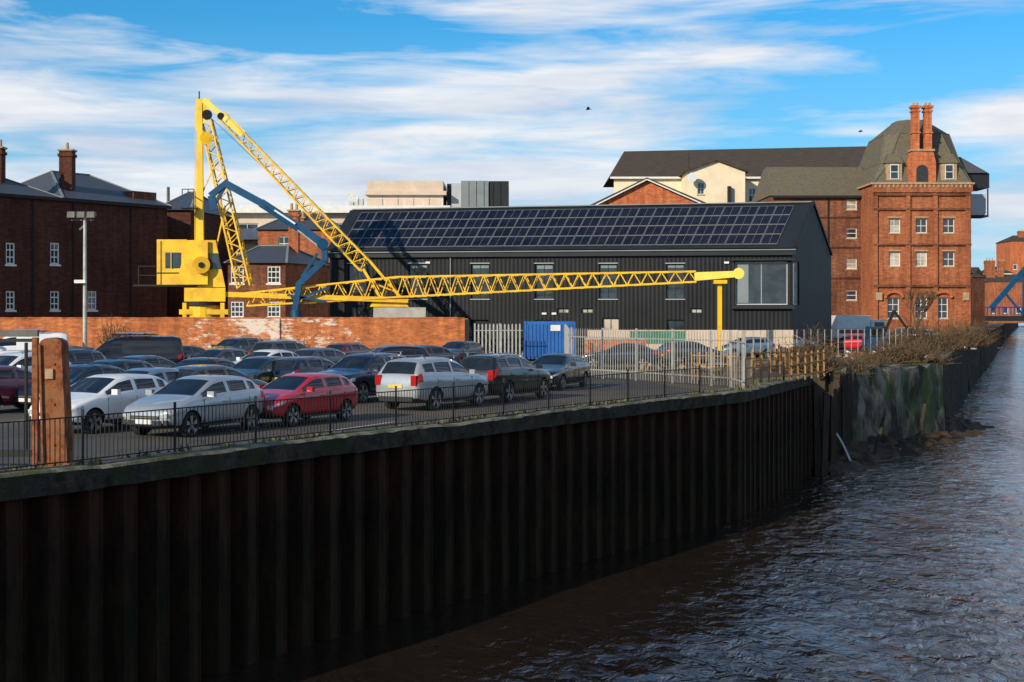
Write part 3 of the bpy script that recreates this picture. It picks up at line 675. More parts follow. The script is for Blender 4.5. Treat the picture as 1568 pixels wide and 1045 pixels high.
b.face('roof','tile_grey',[(x0-.6,Dd-.6,ez),(x1+2,Dd-.6,ez),R1,R0],(0,-1,1)); b.face('roof','tile_grey',[(x0-.6,Dd-.6,ez),(x0-.6,Dd+17,ez),R0],(-1,0,.5))
b.face('roof','tile_grey',[(x0-.6,Dd+17,ez),(x1+2,Dd+17,ez),R1,R0],(0,1,1)); b.beam('fascia','white',(x0-.6,Dd-.65,ez-.1),(x1,Dd-.65,ez-.1),.1,.3)
g0,g1,ga=X(1052,208),X(1141,208),X(1096,208); gz=Z(262,208); gt=Z(246,208)
wall(b,'cream',(g0,208),(g1,208),0,gz,[((g1-g0)*.18,(g1-g0)*.18+1,Z(298,208),Z(280,208))],out=(0,-1)); b.face('walls','cream',[(g0,208,gz),(g1,208,gz),(ga,208,gt)],(0,-1,0))
wall(b,'cream',(g1,208),(g1,215),0,gz,out=(1,0)); wall(b,'cream',(g0,208),(g0,215),0,gz,out=(-1,0))
for gx in(g0-.5,g1+.5): b.hexa('roof','tile_grey',[(gx,207.4,gz-.25),(ga,207.4,gt),(ga,222,gt),(gx,222,gz-.25),(gx,207.4,gz+.05),(ga,207.4,gt+.3),(ga,222,gt+.3),(gx,222,gz+.05)])
b.cyl('satellite_dish','lightgrey',(X(1060,207),206.6,Z(273,207)),(X(1059,207),206.4,Z(272.5,207)),.5,.75,14)
b.beam('aerial','blackmetal',(X(1059,207),210,Z(260,207)),(X(1059,207),210,Z(232,207)),.08)
b.box('bay','darkpanel',X(1115,207),X(1120,207),207.2,207.9,Z(310,207),Z(285,207))
b.done()
b=B('brick_wing_building')
Dd=186
x0,x1=X(1180,Dd),X(1334,Dd); ez=Z(300,Dd); ops=[]
for py in(313,357,404,452):
    ops.append((X(1296,Dd)-x0,X(1312,Dd)-x0,Z(py+8,Dd),Z(py-7,Dd),dict(bars=(0,1),glass='glasspale' if py in(313,404) else 'glass')))
ops.append((X(1200,Dd)-x0,X(1212,Dd)-x0,Z(345,Dd),Z(328,Dd)))
wall(b,'brick_brown',(x0,Dd),(x1,Dd),0,ez,ops,out=(0,-1)); wall(b,'brick_brown',(x0,Dd),(x0,Dd+14),0,ez,out=(-1,0))
rz=Z(256,Dd+5)
b.hexa('roof','slate_brown',[(x0-.2,Dd-.4,ez),(x1-.01,Dd-.4,ez),(x1-.01,Dd+14,ez),(x0-.2,Dd+14,ez),(x0+.5,Dd+5,rz),(x1-.01,Dd+5,rz),(x1-.01,Dd+8,rz),(x0+.5,Dd+8,rz)])
b.obox('gutter','blackmetal',(x0,Dd-.42),(1,0),x1-x0,.2,ez-.3,ez-.01,side=-1)
for px in(1268,1330): b.beam('downpipe','blackmetal',(X(px,Dd),Dd-.1,0),(X(px,Dd),Dd-.1,ez),.15)
for py in(335,381,428): b.obox('brick_bands','brick_dark',(x0,Dd-.003),(1,0),x1-x0,.05,Z(py,Dd),Z(py,Dd)+.25,side=-1)
b.done()
# ---------------------------------------------------------------- victorian warehouse tower
b=B('victorian_brick_warehouse')
Dd=180
x0,x1=X(1336,Dd),X(1487,Dd); ez=Z(283,Dd); ops=[]
for px in(1370,1411,1453):
    for pt,pb in((335,357),(386,408)): ops.append((X(px-9,Dd)-x0,X(px+9,Dd)-x0,Z(pb,Dd),Z(pt,Dd),dict(bars=(1,1),glass='glasspale' if (px,pt) in((1370,335),(1370,386),(1411,386)) else 'glass')))
for px in(1368,1443,1411): ops.append((X(px-9,Dd)-x0,X(px+9,Dd)-x0,Z(488,Dd),Z(456,Dd),dict(bars=(1,2))))
wall(b,'brick_red',(x0,Dd),(x1,Dd),0,ez,ops,rev=.3,out=(0,-1),fw=.09)
wall(b,'brick_red',(x1,Dd),(x1,Dd+22),0,ez,out=(1,0)); wall(b,'brick_red',(x0,Dd),(x0,Dd+22),0,ez,out=(-1,0)); wall(b,'brick_red',(x0,Dd+22),(x1,Dd+22),0,ez,out=(0,1))
for px in(1340,1390,1432,1482):
    xx=X(px,Dd); b.box('piers','brick_red',xx-.28,xx+.28,Dd-.25,Dd-.003,0,ez-1.0)
for py,hh in((322,.25),(300,.3),(376,.2),(440,.3)):
    b.box('string_courses','brick_brown',x0,x1,Dd-.31,Dd-.253,Z(py,Dd),Z(py,Dd)+hh)
b.box('cornice','stone',x0-.3,x1+.3,Dd-.55,Dd+22.3,ez+.002,ez+.25); b.box('cornice','brick_red',x0-.1,x1+.1,Dd-.4,Dd-.31,ez-1.0,ez-.003)
for k in range(22):
    xx=x0+(x1-x0)*(k+.5)/22; b.box('dentils','stone',xx-.12,xx+.12,Dd-.5,Dd-.403,ez-.4,ez-.05)
for px,py,rr in((1368,456,1.1),(1443,456,1.1)):
    for k in range(8):
        a0=math.pi*k/8;a1=math.pi*(k+1)/8; cx=X(px,Dd);cz=Z(py,Dd)
        b.beam('arches','brick_bright',(cx+rr*math.cos(a0),Dd-.33,cz+rr*math.sin(a0)*.7),(cx+rr*math.cos(a1),Dd-.33,cz+rr*math.sin(a1)*.7),.1,.35)
for px in(1345,1478): b.box('stone_plaque','stone',X(px-5,Dd),X(px+5,Dd),Dd-.36,Dd-.315,Z(460,Dd),Z(448,Dd))
for px in(1370,1411,1453):
    for pt in(335,386): b.box('lintels','stone',X(px-11,Dd),X(px+11,Dd),Dd-.08,Dd-.003,Z(pt-1,Dd),Z(pt-3.2,Dd))
z0=ez+.26; z1=Z(204,Dd+2); z2=Z(186,Dd+6)
def quadring(xa,xb,ya,yb,z,ch): return [(xa+ch,ya,z),(xb-ch,ya,z),(xb,ya+ch,z),(xb,yb-ch,z),(xb-ch,yb,z),(xa+ch,yb,z),(xa,yb-ch,z),(xa,ya+ch,z)]
r0=quadring(x0-.1,x1+.1,Dd-.2,Dd+15,z0,.3); r1=quadring(X(1366,Dd),X(1466,Dd),Dd+2,Dd+13,z1,1.5); r2=quadring(X(1394,Dd),X(1440,Dd),Dd+5,Dd+10,z2,1.0)
r0b=quadring(X(1353,Dd),X(1476,Dd),Dd+.7,Dd+14.2,Z(248,Dd),.9)
ctr=Vector(((x0+x1)/2,Dd+7,0))
for ra,rb_ in((r0,r0b),(r0b,r1),(r1,r2)):
    for k in range(8):
        j=(k+1)%8; f=[Vector(v) for v in(ra[k],ra[j],rb_[j],rb_[k])]; m=sum(f,Vector())/4-ctr; m.z=2
        b.face('mansard_roof','slate_brown',f,m)
        if ra is not r1: b.beam('hip_rolls','slate_brown',ra[k],rb_[k],.14,.14)
    for k in range(8):
        j=(k+1)%8; b.beam('hip_rolls','slate_brown',rb_[k],rb_[j],.12,.12)
b.face('mansard_roof','slate_brown',r2,(0,0,1))
for px in(1369,1453):
    xa,xb=X(px-12,Dd),X(px+12,Dd); za,zb=z0+.1,Z(250,Dd)
    b.box('dormers','stone',xa,xb,Dd-.1,Dd+2.5,za,zb); b.hexa('dormers','slate_brown',[(xa-.2,Dd-.3,zb+.002),(xb+.2,Dd-.3,zb+.002),(xb+.2,Dd+3,zb+.002),(xa-.2,Dd+3,zb+.002),(xa+.4,Dd+.3,zb+1.2),(xb-.4,Dd+.3,zb+1.2),(xb-.4,Dd+3,zb+1.2),(xa+.4,Dd+3,zb+1.2)])
    aa=Vector((xa,Dd-.1,0)); sash(b,aa,Vector((1,0,0)),Vector((0,-1,0)),.45,xb-xa-.45,za+.3,zb-.2,-.06,sill=None,bars=(0,1))
xa,xb=X(1390,Dd),X(1432,Dd); zt=Z(232,Dd)
b.box('central_gable','brick_bright',xa,xb,Dd-.35,Dd+2,z0,Z(250,Dd)); 
b.hexa('central_gable','brick_bright',[(xa,Dd-.35,Z(250,Dd)+.002),(xb,Dd-.35,Z(250,Dd)+.002),(xb,Dd+2,Z(250,Dd)+.002),(xa,Dd+2,Z(250,Dd)+.002),(X(1396,Dd),Dd-.35,zt),(X(1428,Dd),Dd-.35,zt),(X(1428,Dd),Dd+2,zt),(X(1396,Dd),Dd+2,zt)])
pts_=[(X(1411,Dd)+.75*math.cos(math.pi*k/10),Dd-.36,Z(262,Dd)+.75*math.sin(math.pi*k/10)) for k in range(11)]+[(X(1411,Dd)-.75,Dd-.36,z0+.05),(X(1411,Dd)+.75,Dd-.36,z0+.05)]
b.face('niche','door',pts_,(0,-1,0))
b.box('central_gable','stone',X(1394,Dd),X(1430,Dd),Dd-.5,Dd+2.1,zt+.002,zt+.25)
for px in(1402,1421):
    xc=X(px,Dd); b.box('twin_chimneys','brick_bright',xc-.42,xc+.42,Dd-.3,Dd+.8,zt+.253,Z(166,Dd))
    for py in(205,172): b.box('twin_chimneys','brick_bright',xc-.54,xc+.54,Dd-.42,Dd+.92,Z(py,Dd),Z(py-2.5,Dd))
    b.box('twin_chimneys','brick_bright',xc-.6,xc+.6,Dd-.46,Dd+.96,Z(166,Dd)+.002,Z(162,Dd))
    for q_ in(-.25,.25): b.cyl('chimney_pots','stone',(xc+q_,Dd+.25,Z(162,Dd)),(xc+q_,Dd+.25,Z(157,Dd)),.18,.15,8)
b.beam('weathervane','blackmetal',(X(1431,Dd),Dd+7,z2),(X(1431,Dd),Dd+7,Z(166,Dd)),.08); b.beam('weathervane','blackmetal',(X(1427,Dd),Dd+7,Z(176,Dd)),(X(1435,Dd),Dd+7,Z(176,Dd)),.07)
b.box('hoist_loft','darkpanel',x1+.01,X(1511,Dd+4),Dd+3,Dd+8,Z(285,Dd),Z(262,Dd)); b.hexa('hoist_loft','slate',[(x1+.01,Dd+2.6,Z(262,Dd)+.01),(X(1512,Dd+3),Dd+2.6,Z(262,Dd)+.01),(X(1512,Dd+3),Dd+8.4,Z(262,Dd)+.01),(x1+.01,Dd+8.4,Z(262,Dd)+.01),(x1-1.5,Dd+3.4,Z(236,Dd)),(x1-.3,Dd+3.4,Z(236,Dd)),(x1-.3,Dd+7.5,Z(236,Dd)),(x1-1.5,Dd+7.5,Z(236,Dd))])
b.box('hoist_loft','lightgrey',x1+.05,X(1507,Dd+4),Dd+3.3,Dd+6,Z(327,Dd),Z(294,Dd)); b.box('hoist_loft','blackmetal',x1+.01,X(1510,Dd+4),Dd+3,Dd+6.2,Z(330,Dd),Z(327,Dd)-.003)
b.beam('hoist_loft','blackmetal',(X(1509,Dd+4),Dd+3.1,Z(327,Dd)),(X(1509,Dd+4),Dd+3.1,Z(286,Dd)),.15)
b.done()
# ---------------------------------------------------------------- distance
b=B('distant_brick_buildings')
for px0,px1,pt,Dd,mt in((1489,1508,425,330,'brick_dark'),(1516,1550,418,470,'cream'),(1547,1650,370,520,'brick_bright'),(1512,1640,432,450,'brick_red')):
    x0,x1=X(px0,Dd),X(px1,Dd); zt=Z(pt,Dd)
    ops=[(k*4+1,k*4+2.6,3+j*4,5+j*4) for k in range(int((x1-x0)/4)) for j in range(max(0,int((zt-6)/4)))]
    wall(b,mt,(x0,Dd),(x1,Dd),0,zt,ops,out=(0,-1),bars=(0,0),fw=.2); wall(b,mt,(x0,Dd),(x0,Dd+15),0,zt,out=(-1,0))
    hip(b,'tile_grey',[(x0,Dd),(x1,Dd),(x1,Dd+15),(x0,Dd+15)],zt,2.5,4)
    chimney(b,x0+6,Dd+6,zt,zt+4,2,2,3,'brick_red')
b.done()
b=B('bascule_bridge')
Dd=400
def Wb(px,py,dd=0): return V(px,py,Dd+dd)
b.hexa('deck','darkpanel',[Wb(1500,492,-4),Wb(1760,492,-4),Wb(1760,492,4),Wb(1500,492,4),Wb(1500,484,-4),Wb(1760,484,-4),Wb(1760,484,4),Wb(1500,484,4)])
for k in range(40): b.beam('parapet','blue',Wb(1500+k*6,483,-4),Wb(1500+k*6,471,-4),.25)
b.beam('parapet','blue',Wb(1500,471,-4),Wb(1750,471,-4),.35); 
for dd in(-3.5,3.5): b.beam('lifting_frame','blue',Wb(1518,472,dd),Wb(1640,330,dd),1.0,1.3); b.beam('lifting_frame','blue',Wb(1640,330,dd),Wb(1640,484,dd),1.2,1.2); b.beam('lifting_frame','blue',Wb(1568,414,dd),Wb(1568,484,dd),.7,.7); b.beam('lifting_frame','blue',Wb(1540,450,dd),Wb(1568,484,dd),.5,.5)
for px in(1505,1640,1740): b.hexa('piers','concrete',[Vector((X(px-8,Dd),Dd-5,-8)),Vector((X(px+8,Dd),Dd-5,-8)),Vector((X(px+8,Dd),Dd+5,-8)),Vector((X(px-8,Dd),Dd+5,-8)),Wb(px-8,493,-5),Wb(px+8,493,-5),Wb(px+8,493,5),Wb(px-8,493,5)])
b.done()
# ---------------------------------------------------------------- palisade fence, gate, container, yard stuff
def palisade(name,a,c,h,step=.155,mat='galv',n_post=2.75,wd_=.045):
    b=B(name); a=Vector((a[0],a[1],0));c=Vector((c[0],c[1],0));L=(c-a).length;d=(c-a)/L;n=Vector((d.y,-d.x,0))
    k=0
    while k*step<L:
        p=a+d*k*step; hh=h+random.uniform(-.015,.015)
        q=[p-d*wd_/2,p+d*wd_/2]
        b.hexa('pales',mat,[(q[0].x,q[0].y,.06),(q[1].x,q[1].y,.06),(q[1].x+n.x*.012,q[1].y+n.y*.012,.06),(q[0].x+n.x*.012,q[0].y+n.y*.012,.06)]+[(v.x,v.y,hh-.1) for v in(q[0],q[1],q[1]+n*.012,q[0]+n*.012)])
        b.face('pales',mat,[(q[0].x,q[0].y,hh-.1),(q[1].x,q[1].y,hh-.1),(p.x,p.y,hh)])
        k+=1
    for z in(.4,h-.45): b.beam('rails',mat,a-n*.04+Vector((0,0,z)),c-n*.04+Vector((0,0,z)),.04,.05)
    k=0
    while k<=L: p=a+d*k-n*.12; b.beam('posts',mat,(p.x,p.y,0),(p.x,p.y,h),.1,.06); k+=n_post
    return b.done()
palisade('palisade_fence',(X(872,70),70),(X(1112,59.5),59.5),2.4,.2)
palisade('palisade_fence',(X(1114,59.3),59.3),(X(1136,56.3),56.3),2.4,.5)
palisade('palisade_fence',(X(872,70.3),70.3),(X(868,92),92),2.4,.3)
palisade('palisade_gate',(X(727,91),91),(X(800,91),91),2.45,.24,'galv',1.6,.1)
b=B('blue_shipping_container')
Dd=93; x0,x1=X(803,Dd),X(881,Dd); zt=2.55
b.box('body','cblue',x0,x1,Dd,Dd+6,.1,zt)
k=x0+.15
while k<x1-.3: b.box('corrugation','cblue',k,k+.12,Dd-.05,Dd-.002,.25,zt-.15); k+=.24
for xx in(x0,x1-.12): b.box('corner_posts','cblue',xx,xx+.12,Dd-.07,Dd-.003,.1,zt)
b.box('label','white',X(843,Dd),X(858,Dd),Dd-.075,Dd-.055,Z(507,Dd),Z(498,Dd))
b.done()
b=B('green_site_netting')
Dd=88
b.box('net','green',X(965,Dd),X(1050,Dd),Dd,Dd+.04,1.2,2.0)
for px in(965,993,1021,1050): b.beam('posts','galvd',(X(px,Dd),Dd+.1,0),(X(px,Dd),Dd+.1,2.1),.06)
b.done()
b=B('low_brick_wall'); wall(b,'brick_bright',(X(895,86),86),(X(990,86),86),0,1.5,out=(0,-1)); b.box('coping','concrete_l',X(895,86),X(990,86),85.95,86.3,1.503,1.6); b.done()
b=B('site_hoarding'); b.box('panels','beige',X(905,98),X(1215,102),102,102.1,.1,1.9); b.box('panels','redpaint',X(1040,98),X(1060,98),101.9,101.97,.6,1.3); b.done()
b=B('crowd_barrier')
for (px,D1,px2,D2) in((1130,60,1200,63),(1200,63,1262,70),(1150,70,1235,74),(1060,66,1125,66)):
    a=Vector((X(px,D1),D1,0));c_=Vector((X(px2,D2),D2,0)); m='rustlight'
    for z in(.3,.75,1.15): b.beam('rails',m,a+Vector((0,0,z)),c_+Vector((0,0,z+random.uniform(-.06,.06))),.05)
    for k in range(7):
        p=a.lerp(c_,k/6); b.beam('posts',m,(p.x,p.y,0),(p.x+random.uniform(-.05,.05),p.y,1.3),.07)
b.done()
b=B('timber_fence')
for k in range(30):
    p=Vector((X(1185,80),80,0)).lerp(Vector((X(1275,84),84,0)),k/29); b.box('boards','rustlight' if k%4==0 else 'timber',p.x,p.x+.1,p.y,p.y+.03,.05,1.2+random.uniform(-.15,.15))
b.beam('rail','timber',(X(1185,80),80.1,.8),(X(1275,84),84.1,.8),.08)
b.done()
b=B('wire_mesh_fence')
for k in range(26):
    p=Vector((X(1130,92),92,0)).lerp(Vector((X(1390,104),104,0)),k/25)
    b.beam('posts','galv',(p.x,p.y,0),(p.x,p.y,2.0),.05)
for z in(.1,.5,1,1.5,2.0): b.beam('wires','galvd',(X(1130,92),92,z),(X(1390,104),104,z),.02)
b.done()
def debris(name,ctr,mats,n_,spread):
    b=B(name)
    for k in range(n_):
        x=ctr[0]+random.uniform(-spread[0],spread[0]);y=ctr[1]+random.uniform(-spread[1],spread[1]);s=random.uniform(.15,.5)
        a=Vector((x,y,random.uniform(.05,.35)));c_=a+Vector((random.uniform(-1,1),random.uniform(-1,1),random.uniform(-.1,.35)))*s*2
        b.beam('pieces',random.choice(mats),a,c_,random.uniform(.08,.6)*s,random.uniform(.08,.5)*s)
    return b.done()
debris('scrap_pile',(15.5,77),['rustlight','timber','timber','rust','galvd'],45,(2.5,3.5))
debris('scrap_pile',(23,97),['rust','timber','redpaint','cblue','concrete_l','white'],50,(4,5))
debris('scrap_pile',(36,127),['rust','timber','redpaint','galv','white','rustlight'],60,(6,8))
debris('pallet_stack',(8.5,74),['timber','rustlight'],20,(2,2))
def bench(px,D1):
    b=B('wooden_picnic_table'); x=X(px,D1)
    b.box('top','timber',x-.9,x+.9,D1-.4,D1+.4,.72,.77)
    for s_ in(-1,1): b.box('seat','timber',x-.9,x+.9,D1+s_*.7-.13,D1+s_*.7+.13,.42,.46); 
    for s_ in(-.7,.7): b.beam('legs','timber',(x+s_,D1-.75,0),(x+s_,D1-.2,.72),.08);b.beam('legs','timber',(x+s_,D1+.75,0),(x+s_,D1+.2,.72),.08)
    b.done()
bench(1090,74); bench(1030,76)
# ---------------------------------------------------------------- bushes
def bush(name,x,y,z,r,h,n=170,leaves=900,green=False):
    b=B(name)
    for k in range(n):
        a=random.uniform(0,6.28);e=random.uniform(.25,1.45);l=random.uniform(.4,1)*h
        p=Vector((x+random.uniform(-.4,.4)*r,y+random.uniform(-.4,.4)*r,z)); dr=Vector((math.cos(a)*math.cos(e)*r/h*1.2,math.sin(a)*math.cos(e)*r/h*1.2,math.sin(e)))
        m=p+dr*l*.5+Vector((random.uniform(-.1,.1),0,0)); t=p+dr*l+Vector((random.uniform(-.2,.2),random.uniform(-.2,.2),-.1*l))
        b.beam('twigs','twig',p,m,.05,.05,w2=.03,h2=.03); b.beam('twigs','twig',m,t,.03,.03,w2=.012,h2=.012)
        for q_ in range(3):
            s=m.lerp(t,random.random()); v=s+Vector((random.uniform(-1,1),random.uniform(-1,1),random.uniform(0,1)))*.35*h*.4; b.beam('twigs','twig',s,v,.018,.018,w2=.008,h2=.008)
        for q_ in range(leaves//n):
            s=p.lerp(t,random.uniform(.3,1.05))+Vector((random.gauss(0,.12),random.gauss(0,.12),random.gauss(0,.1)))*h*.6; sz=random.uniform(.03,.075)
            u1=Vector((random.uniform(-1,1),random.uniform(-1,1),random.uniform(-1,1))).normalized()*sz; v1=u1.orthogonal().normalized()*sz
            b.face('leaves','grass' if green and random.random()<.35 else 'leafb',[s-u1,s+v1*.6,s+u1,s-v1*.6])
    return b.done()
for (px,D1,z,r,h,gr) in((1243,73,-.1,1.5,3.0,False),(1262,77,-.4,1.3,2.2,True),(1300,83,-.6,1.6,1.7,True),(1330,86,-.6,1.5,1.8,True),(1352,90,-.2,1.8,2.0,True),(1388,92,-.3,2.2,2.5,False),(1415,95,-.6,2.0,2.4,True),(1405,110,0,2.4,3.8,False),(1440,118,-.2,2.4,3.4,False),(1462,132,-.2,2.4,3.2,True),(1478,146,-.4,2.4,3.6,False),(1497,165,-.8,2.7,3.8,True),(1515,200,-1,3,3.4,True),(1240,79,0,1.3,1.8,True),(1372,104,0,1.8,2.6,False)):
    bush('riverside_bush',X(px,D1),D1,z,r,h,150,1000,gr)
for (px,D1) in((170,94),(465,94.3),(1218,74)): bush('riverside_bush',X(px,D1),D1,0,.8,1.8 if px>200 else 3.6,60,200,True)
def bare_tree(x,y,z0,h):
    b=B('bare_tree')
    def br(p,d,l,r,k):
        e=p+d*l; b.beam('branches','twig',p,e,r,r,w2=r*.6,h2=r*.6)
        if k==0: return
        for _ in range(3):
            nd=(d+Vector((random.uniform(-.7,.7),random.uniform(-.7,.7),random.uniform(-.1,.4)))).normalized(); br(e,nd,l*.72,r*.6,k-1)
    br(Vector((x,y,z0)),Vector((0,0,1)),h*.3,.35,5); b.done()
bare_tree(X(487,165),165,0,16); bare_tree(X(1405,130),130,0,6)
for px,py,D1 in((901,168,60),(1318,202,80)):
    b=B('flying_bird'); o=V(px,py,D1)
    b.cyl('body','bird',o+Vector((-.1,0,0)),o+Vector((.14,0,.02)),.035,.01,8); 
    for s_ in(-1,1): b.face('wings','bird',[o+Vector((-.05,0,0)),o+Vector((.06,0,0)),o+Vector((.02,.16*s_,.1)),o+Vector((-.08,.3*s_,.06))])
    b.done()
# ---------------------------------------------------------------- cars
def interp(pts,s):
    if s<=pts[0][0]: return pts[0][1]
    for (a,b_),(c_,d_) in zip(pts,pts[1:]):
        if s<=c_: return b_+(d_-b_)*(s-a)/(c_-a)
    return pts[-1][1]
MATS=['paint','carglass','trim','rim','headlamp','taillamp','plate','tyre','platew']
def slots(me):
    for nm in MATS: me.materials.append(P['grey'] if nm=='paint' else M[nm])
def make_car(kind):
    if kind=='hatch':
        L,Wd,wr,wp=4.1,1.74,.315,(.80,3.34); top=[(0,.58),(.05,.70),(.2,.79),(.6,.90),(1.0,.99),(1.12,1.02),(1.85,1.37),(2.2,1.445),(2.7,1.46),(3.3,1.42),(3.62,1.36),(3.98,1.04),(4.04,.95),(4.1,.78)]
        belt=[(0,.9),(1.1,.93),(4.0,1.03)]; ws=(1.1,1.87); rw=(3.60,3.99); sw=(1.25,3.62); pil=[(2.30,2.40),(3.2,3.28)]
    elif kind=='saloon':
        L,Wd,wr,wp=4.55,1.8,.32,(.85,3.6); top=[(0,.58),(.05,.70),(.2,.78),(.7,.88),(1.25,.96),(1.35,.99),(2.1,1.34),(2.5,1.42),(3.0,1.425),(3.5,1.34),(4.05,1.06),(4.4,1.02),(4.5,.95),(4.55,.8)]
        belt=[(0,.88),(1.3,.91),(4.5,1.0)]; ws=(1.33,2.12); rw=(3.48,4.06); sw=(1.5,3.75); pil=[(2.55,2.65),(3.35,3.42)]
    elif kind=='suv':
        L,Wd,wr,wp=4.5,1.86,.36,(.88,3.52); top=[(0,.72),(.05,.88),(.2,.97),(.6,1.05),(1.1,1.12),(1.22,1.16),(1.9,1.55),(2.3,1.65),(3.0,1.67),(3.9,1.62),(4.12,1.56),(4.38,1.18),(4.44,1.05),(4.5,.85)]
        belt=[(0,1.02),(1.2,1.06),(4.4,1.16)]; ws=(1.2,1.92); rw=(4.10,4.39); sw=(1.35,4.05); pil=[(2.42,2.52),(3.42,3.5)]
    else:
        L,Wd,wr,wp=5.0,1.92,.34,(.95,4.0); top=[(0,.75),(.05,.95),(.25,1.08),(.8,1.22),(.95,1.26),(1.6,1.85),(1.9,1.97),(2.6,2.02),(4.6,2.02),(4.88,1.95),(4.94,1.7),(4.97,1.3),(5.0,1.0)]
        belt=[(0,1.15),(1,1.18),(5,1.2)]; ws=(.93,1.62); rw=(9,9); sw=(1.15,2.2); pil=[(3,3.1)]
    W2=Wd/2
    wid=[(0,.66*W2),(.05,.80*W2),(.18,.90*W2),(.5,.975*W2),(1.0,W2),(L-1.0,W2),(L-.4,.97*W2),(L-.12,.90*W2),(L-.04,.84*W2),(L,.74*W2)]
    zlp=[(0,.30),(.3,.22),(L-.4,.24),(L,.34)]
    ss={0,L}|{p[0] for p in top if p[0]<L}|{.1,.3,.42,L-.3,L-.18,L-.04}|set(ws)|set(sw)|{x for a in pil for x in a}|{x for x in rw if x<L}
    ss={x for x in ss if x<=L}
    k=.6
    while k<L-.3: ss.add(round(k,2)); k+=.3
    ss=sorted(ss); cl=[ss[0]]
    for x in ss[1:]:
        if x-cl[-1]>.028: cl.append(x)
    ss=cl; ss[-1]=L
    bm=bmesh.new(); rings=[]
    for s in ss:
        w=interp(wid,s);t=interp(top,s);zl=interp(zlp,s);bb=min(interp(belt,s),t-.04); kk=max(0,min(1,(t-bb)/.4)); wrf=w*(.90-.16*kk)
        pr=[(0,zl),(.8*w,zl),(.96*w,zl+.09),(w*1.0,zl+.36*(bb-zl)),(w*.985,zl+.66*(bb-zl)),(w*1.0,zl+.72*(bb-zl)),(.985*w,zl+.93*(bb-zl)),(.955*w,bb),(.93*w,bb+.03*kk),(wrf,bb+(t-bb)*.86),(wrf*.90,t-(t-bb)*.03),(wrf*.5,t+.012),(0,t+.018)]
        ring=[bm.verts.new((L/2-s,y,z)) for y,z in pr]+[bm.verts.new((L/2-s,-y,z)) for y,z in pr[-2:0:-1]]
        rings.append(ring)
    nr_=len(rings[0])
    for i in range(len(ss)-1):
        sm=(ss[i]+ss[i+1])/2
        for k in range(nr_):
            j=(k+1)%nr_; f=bm.faces.new([rings[i][k],rings[i][j],rings[i+1][j],rings[i+1][k]])
            kk=k if k<12 else 23-k
            mi=0
            if kk==8 and sw[0]<sm<sw[1] and not any(a<sm<b_ for a,b_ in pil): mi=1
            if kk in(10,11) and (ws[0]<sm<ws[1] or rw[0]<sm<rw[1]): mi=1
            if kk<=1: mi=2
            if kk==5 and .04<sm<.45: mi=4
            if kk in((5,6) if kind!='suv' else (5,6,7)) and L-.32<sm<L-.03: mi=5
            f.material_index=mi
    bm.faces.new(rings[0][::-1]); bm.faces.new(rings[-1]); bmesh.ops.recalc_face_normals(bm,faces=bm.faces)
    me=bpy.data.meshes.new('tmp'); bm.to_mesh(me); bm.free(); slots(me)
    ob=bpy.data.objects.new('tmp',me); link(ob)
    md=ob.modifiers.new('s','SUBSURF'); md.levels=1; md.render_levels=1
    cb=bmesh.new()
    for xx in wp:
        for sg in(-1,1):
            r=bmesh.ops.create_cone(cb,cap_ends=True,segments=28,radius1=wr+.055,radius2=wr+.055,depth=.5)
            bmesh.ops.transform(cb,matrix=Matrix.Translation((L/2-xx,sg*(W2-.02),wr))@Matrix.Rotation(math.pi/2,4,'X'),verts=r['verts'])
    for f in cb.faces: f.material_index=2
    cm=bpy.data.meshes.new('cut'); cb.to_mesh(cm); cb.free(); slots(cm)
    co=bpy.data.objects.new('cut',cm); link(co)
    md=ob.modifiers.new('b','BOOLEAN'); md.object=co; md.operation='DIFFERENCE'; md.solver='EXACT'
    dg=bpy.context.evaluated_depsgraph_get(); dg.update()
    m2=bpy.data.meshes.new_from_object(ob.evaluated_get(dg)); bpy.data.objects.remove(ob); bpy.data.objects.remove(co)
    bm=bmesh.new(); bm.from_mesh(m2)
    gl=[f for f in bm.faces if f.material_index==1]
    r=bmesh.ops.inset_region(bm,faces=gl,thickness=.018,depth=-.008,use_even_offset=True)
    for f in r['faces']: f.material_index=2
    bm.to_mesh(m2); bm.free()
    vs=[];fs=[];mi=[]
    def hx(m,c_):
        i=len(vs); vs.extend(c_)
        for q_ in((3,2,1,0),(4,5,6,7),(0,1,5,4),(1,2,6,5),(2,3,7,6),(3,0,4,7)): fs.append([i+k for k in q_]); mi.append(m)
    def bx(m,s0,s1,y0,y1,z0,z1):
        a,b_=L/2-s1,L/2-s0; hx(m,[(a,y0,z0),(b_,y0,z0),(b_,y1,z0),(a,y1,z0),(a,y0,z1),(b_,y0,z1),(b_,y1,z1),(a,y1,z1)])
    fz=interp(top,0)
    bx(2,-.012,.03,-.5*W2,.5*W2,fz-.10,fz-.02); bx(2,-.014,.03,-.60*W2,.60*W2,.33,.33+.12); bx(8,-.03,-.0142,-.26,.26,fz-.22,fz-.11)
    bx(3,-.018,-.0122,-.48*W2,.48*W2,fz-.065,fz-.055)
    for sg in(-1,1):
        y0,y1=sorted((sg*.60*W2,sg*.80*W2)); bx(4,.012,.09,y0,y1,fz-.06,fz+.05)
        y0,y1=sorted((sg*.66*W2,sg*.80*W2)); bx(2,.02,.09,y0,y1,.34,.46)
        y0,y1=sorted((sg*.62*W2,sg*.84*W2)); bx(5,L-.09,L-.005,y0,y1,fz+.10,fz+.30 if kind!='suv' else fz+.42)
    bx(2,L-.04,L+.012,-.68*W2,.68*W2,.32,.47); bx(6,L+.002,L+.02,-.26,.26,fz+.02,fz+.13)
    bl=interp(belt,2)
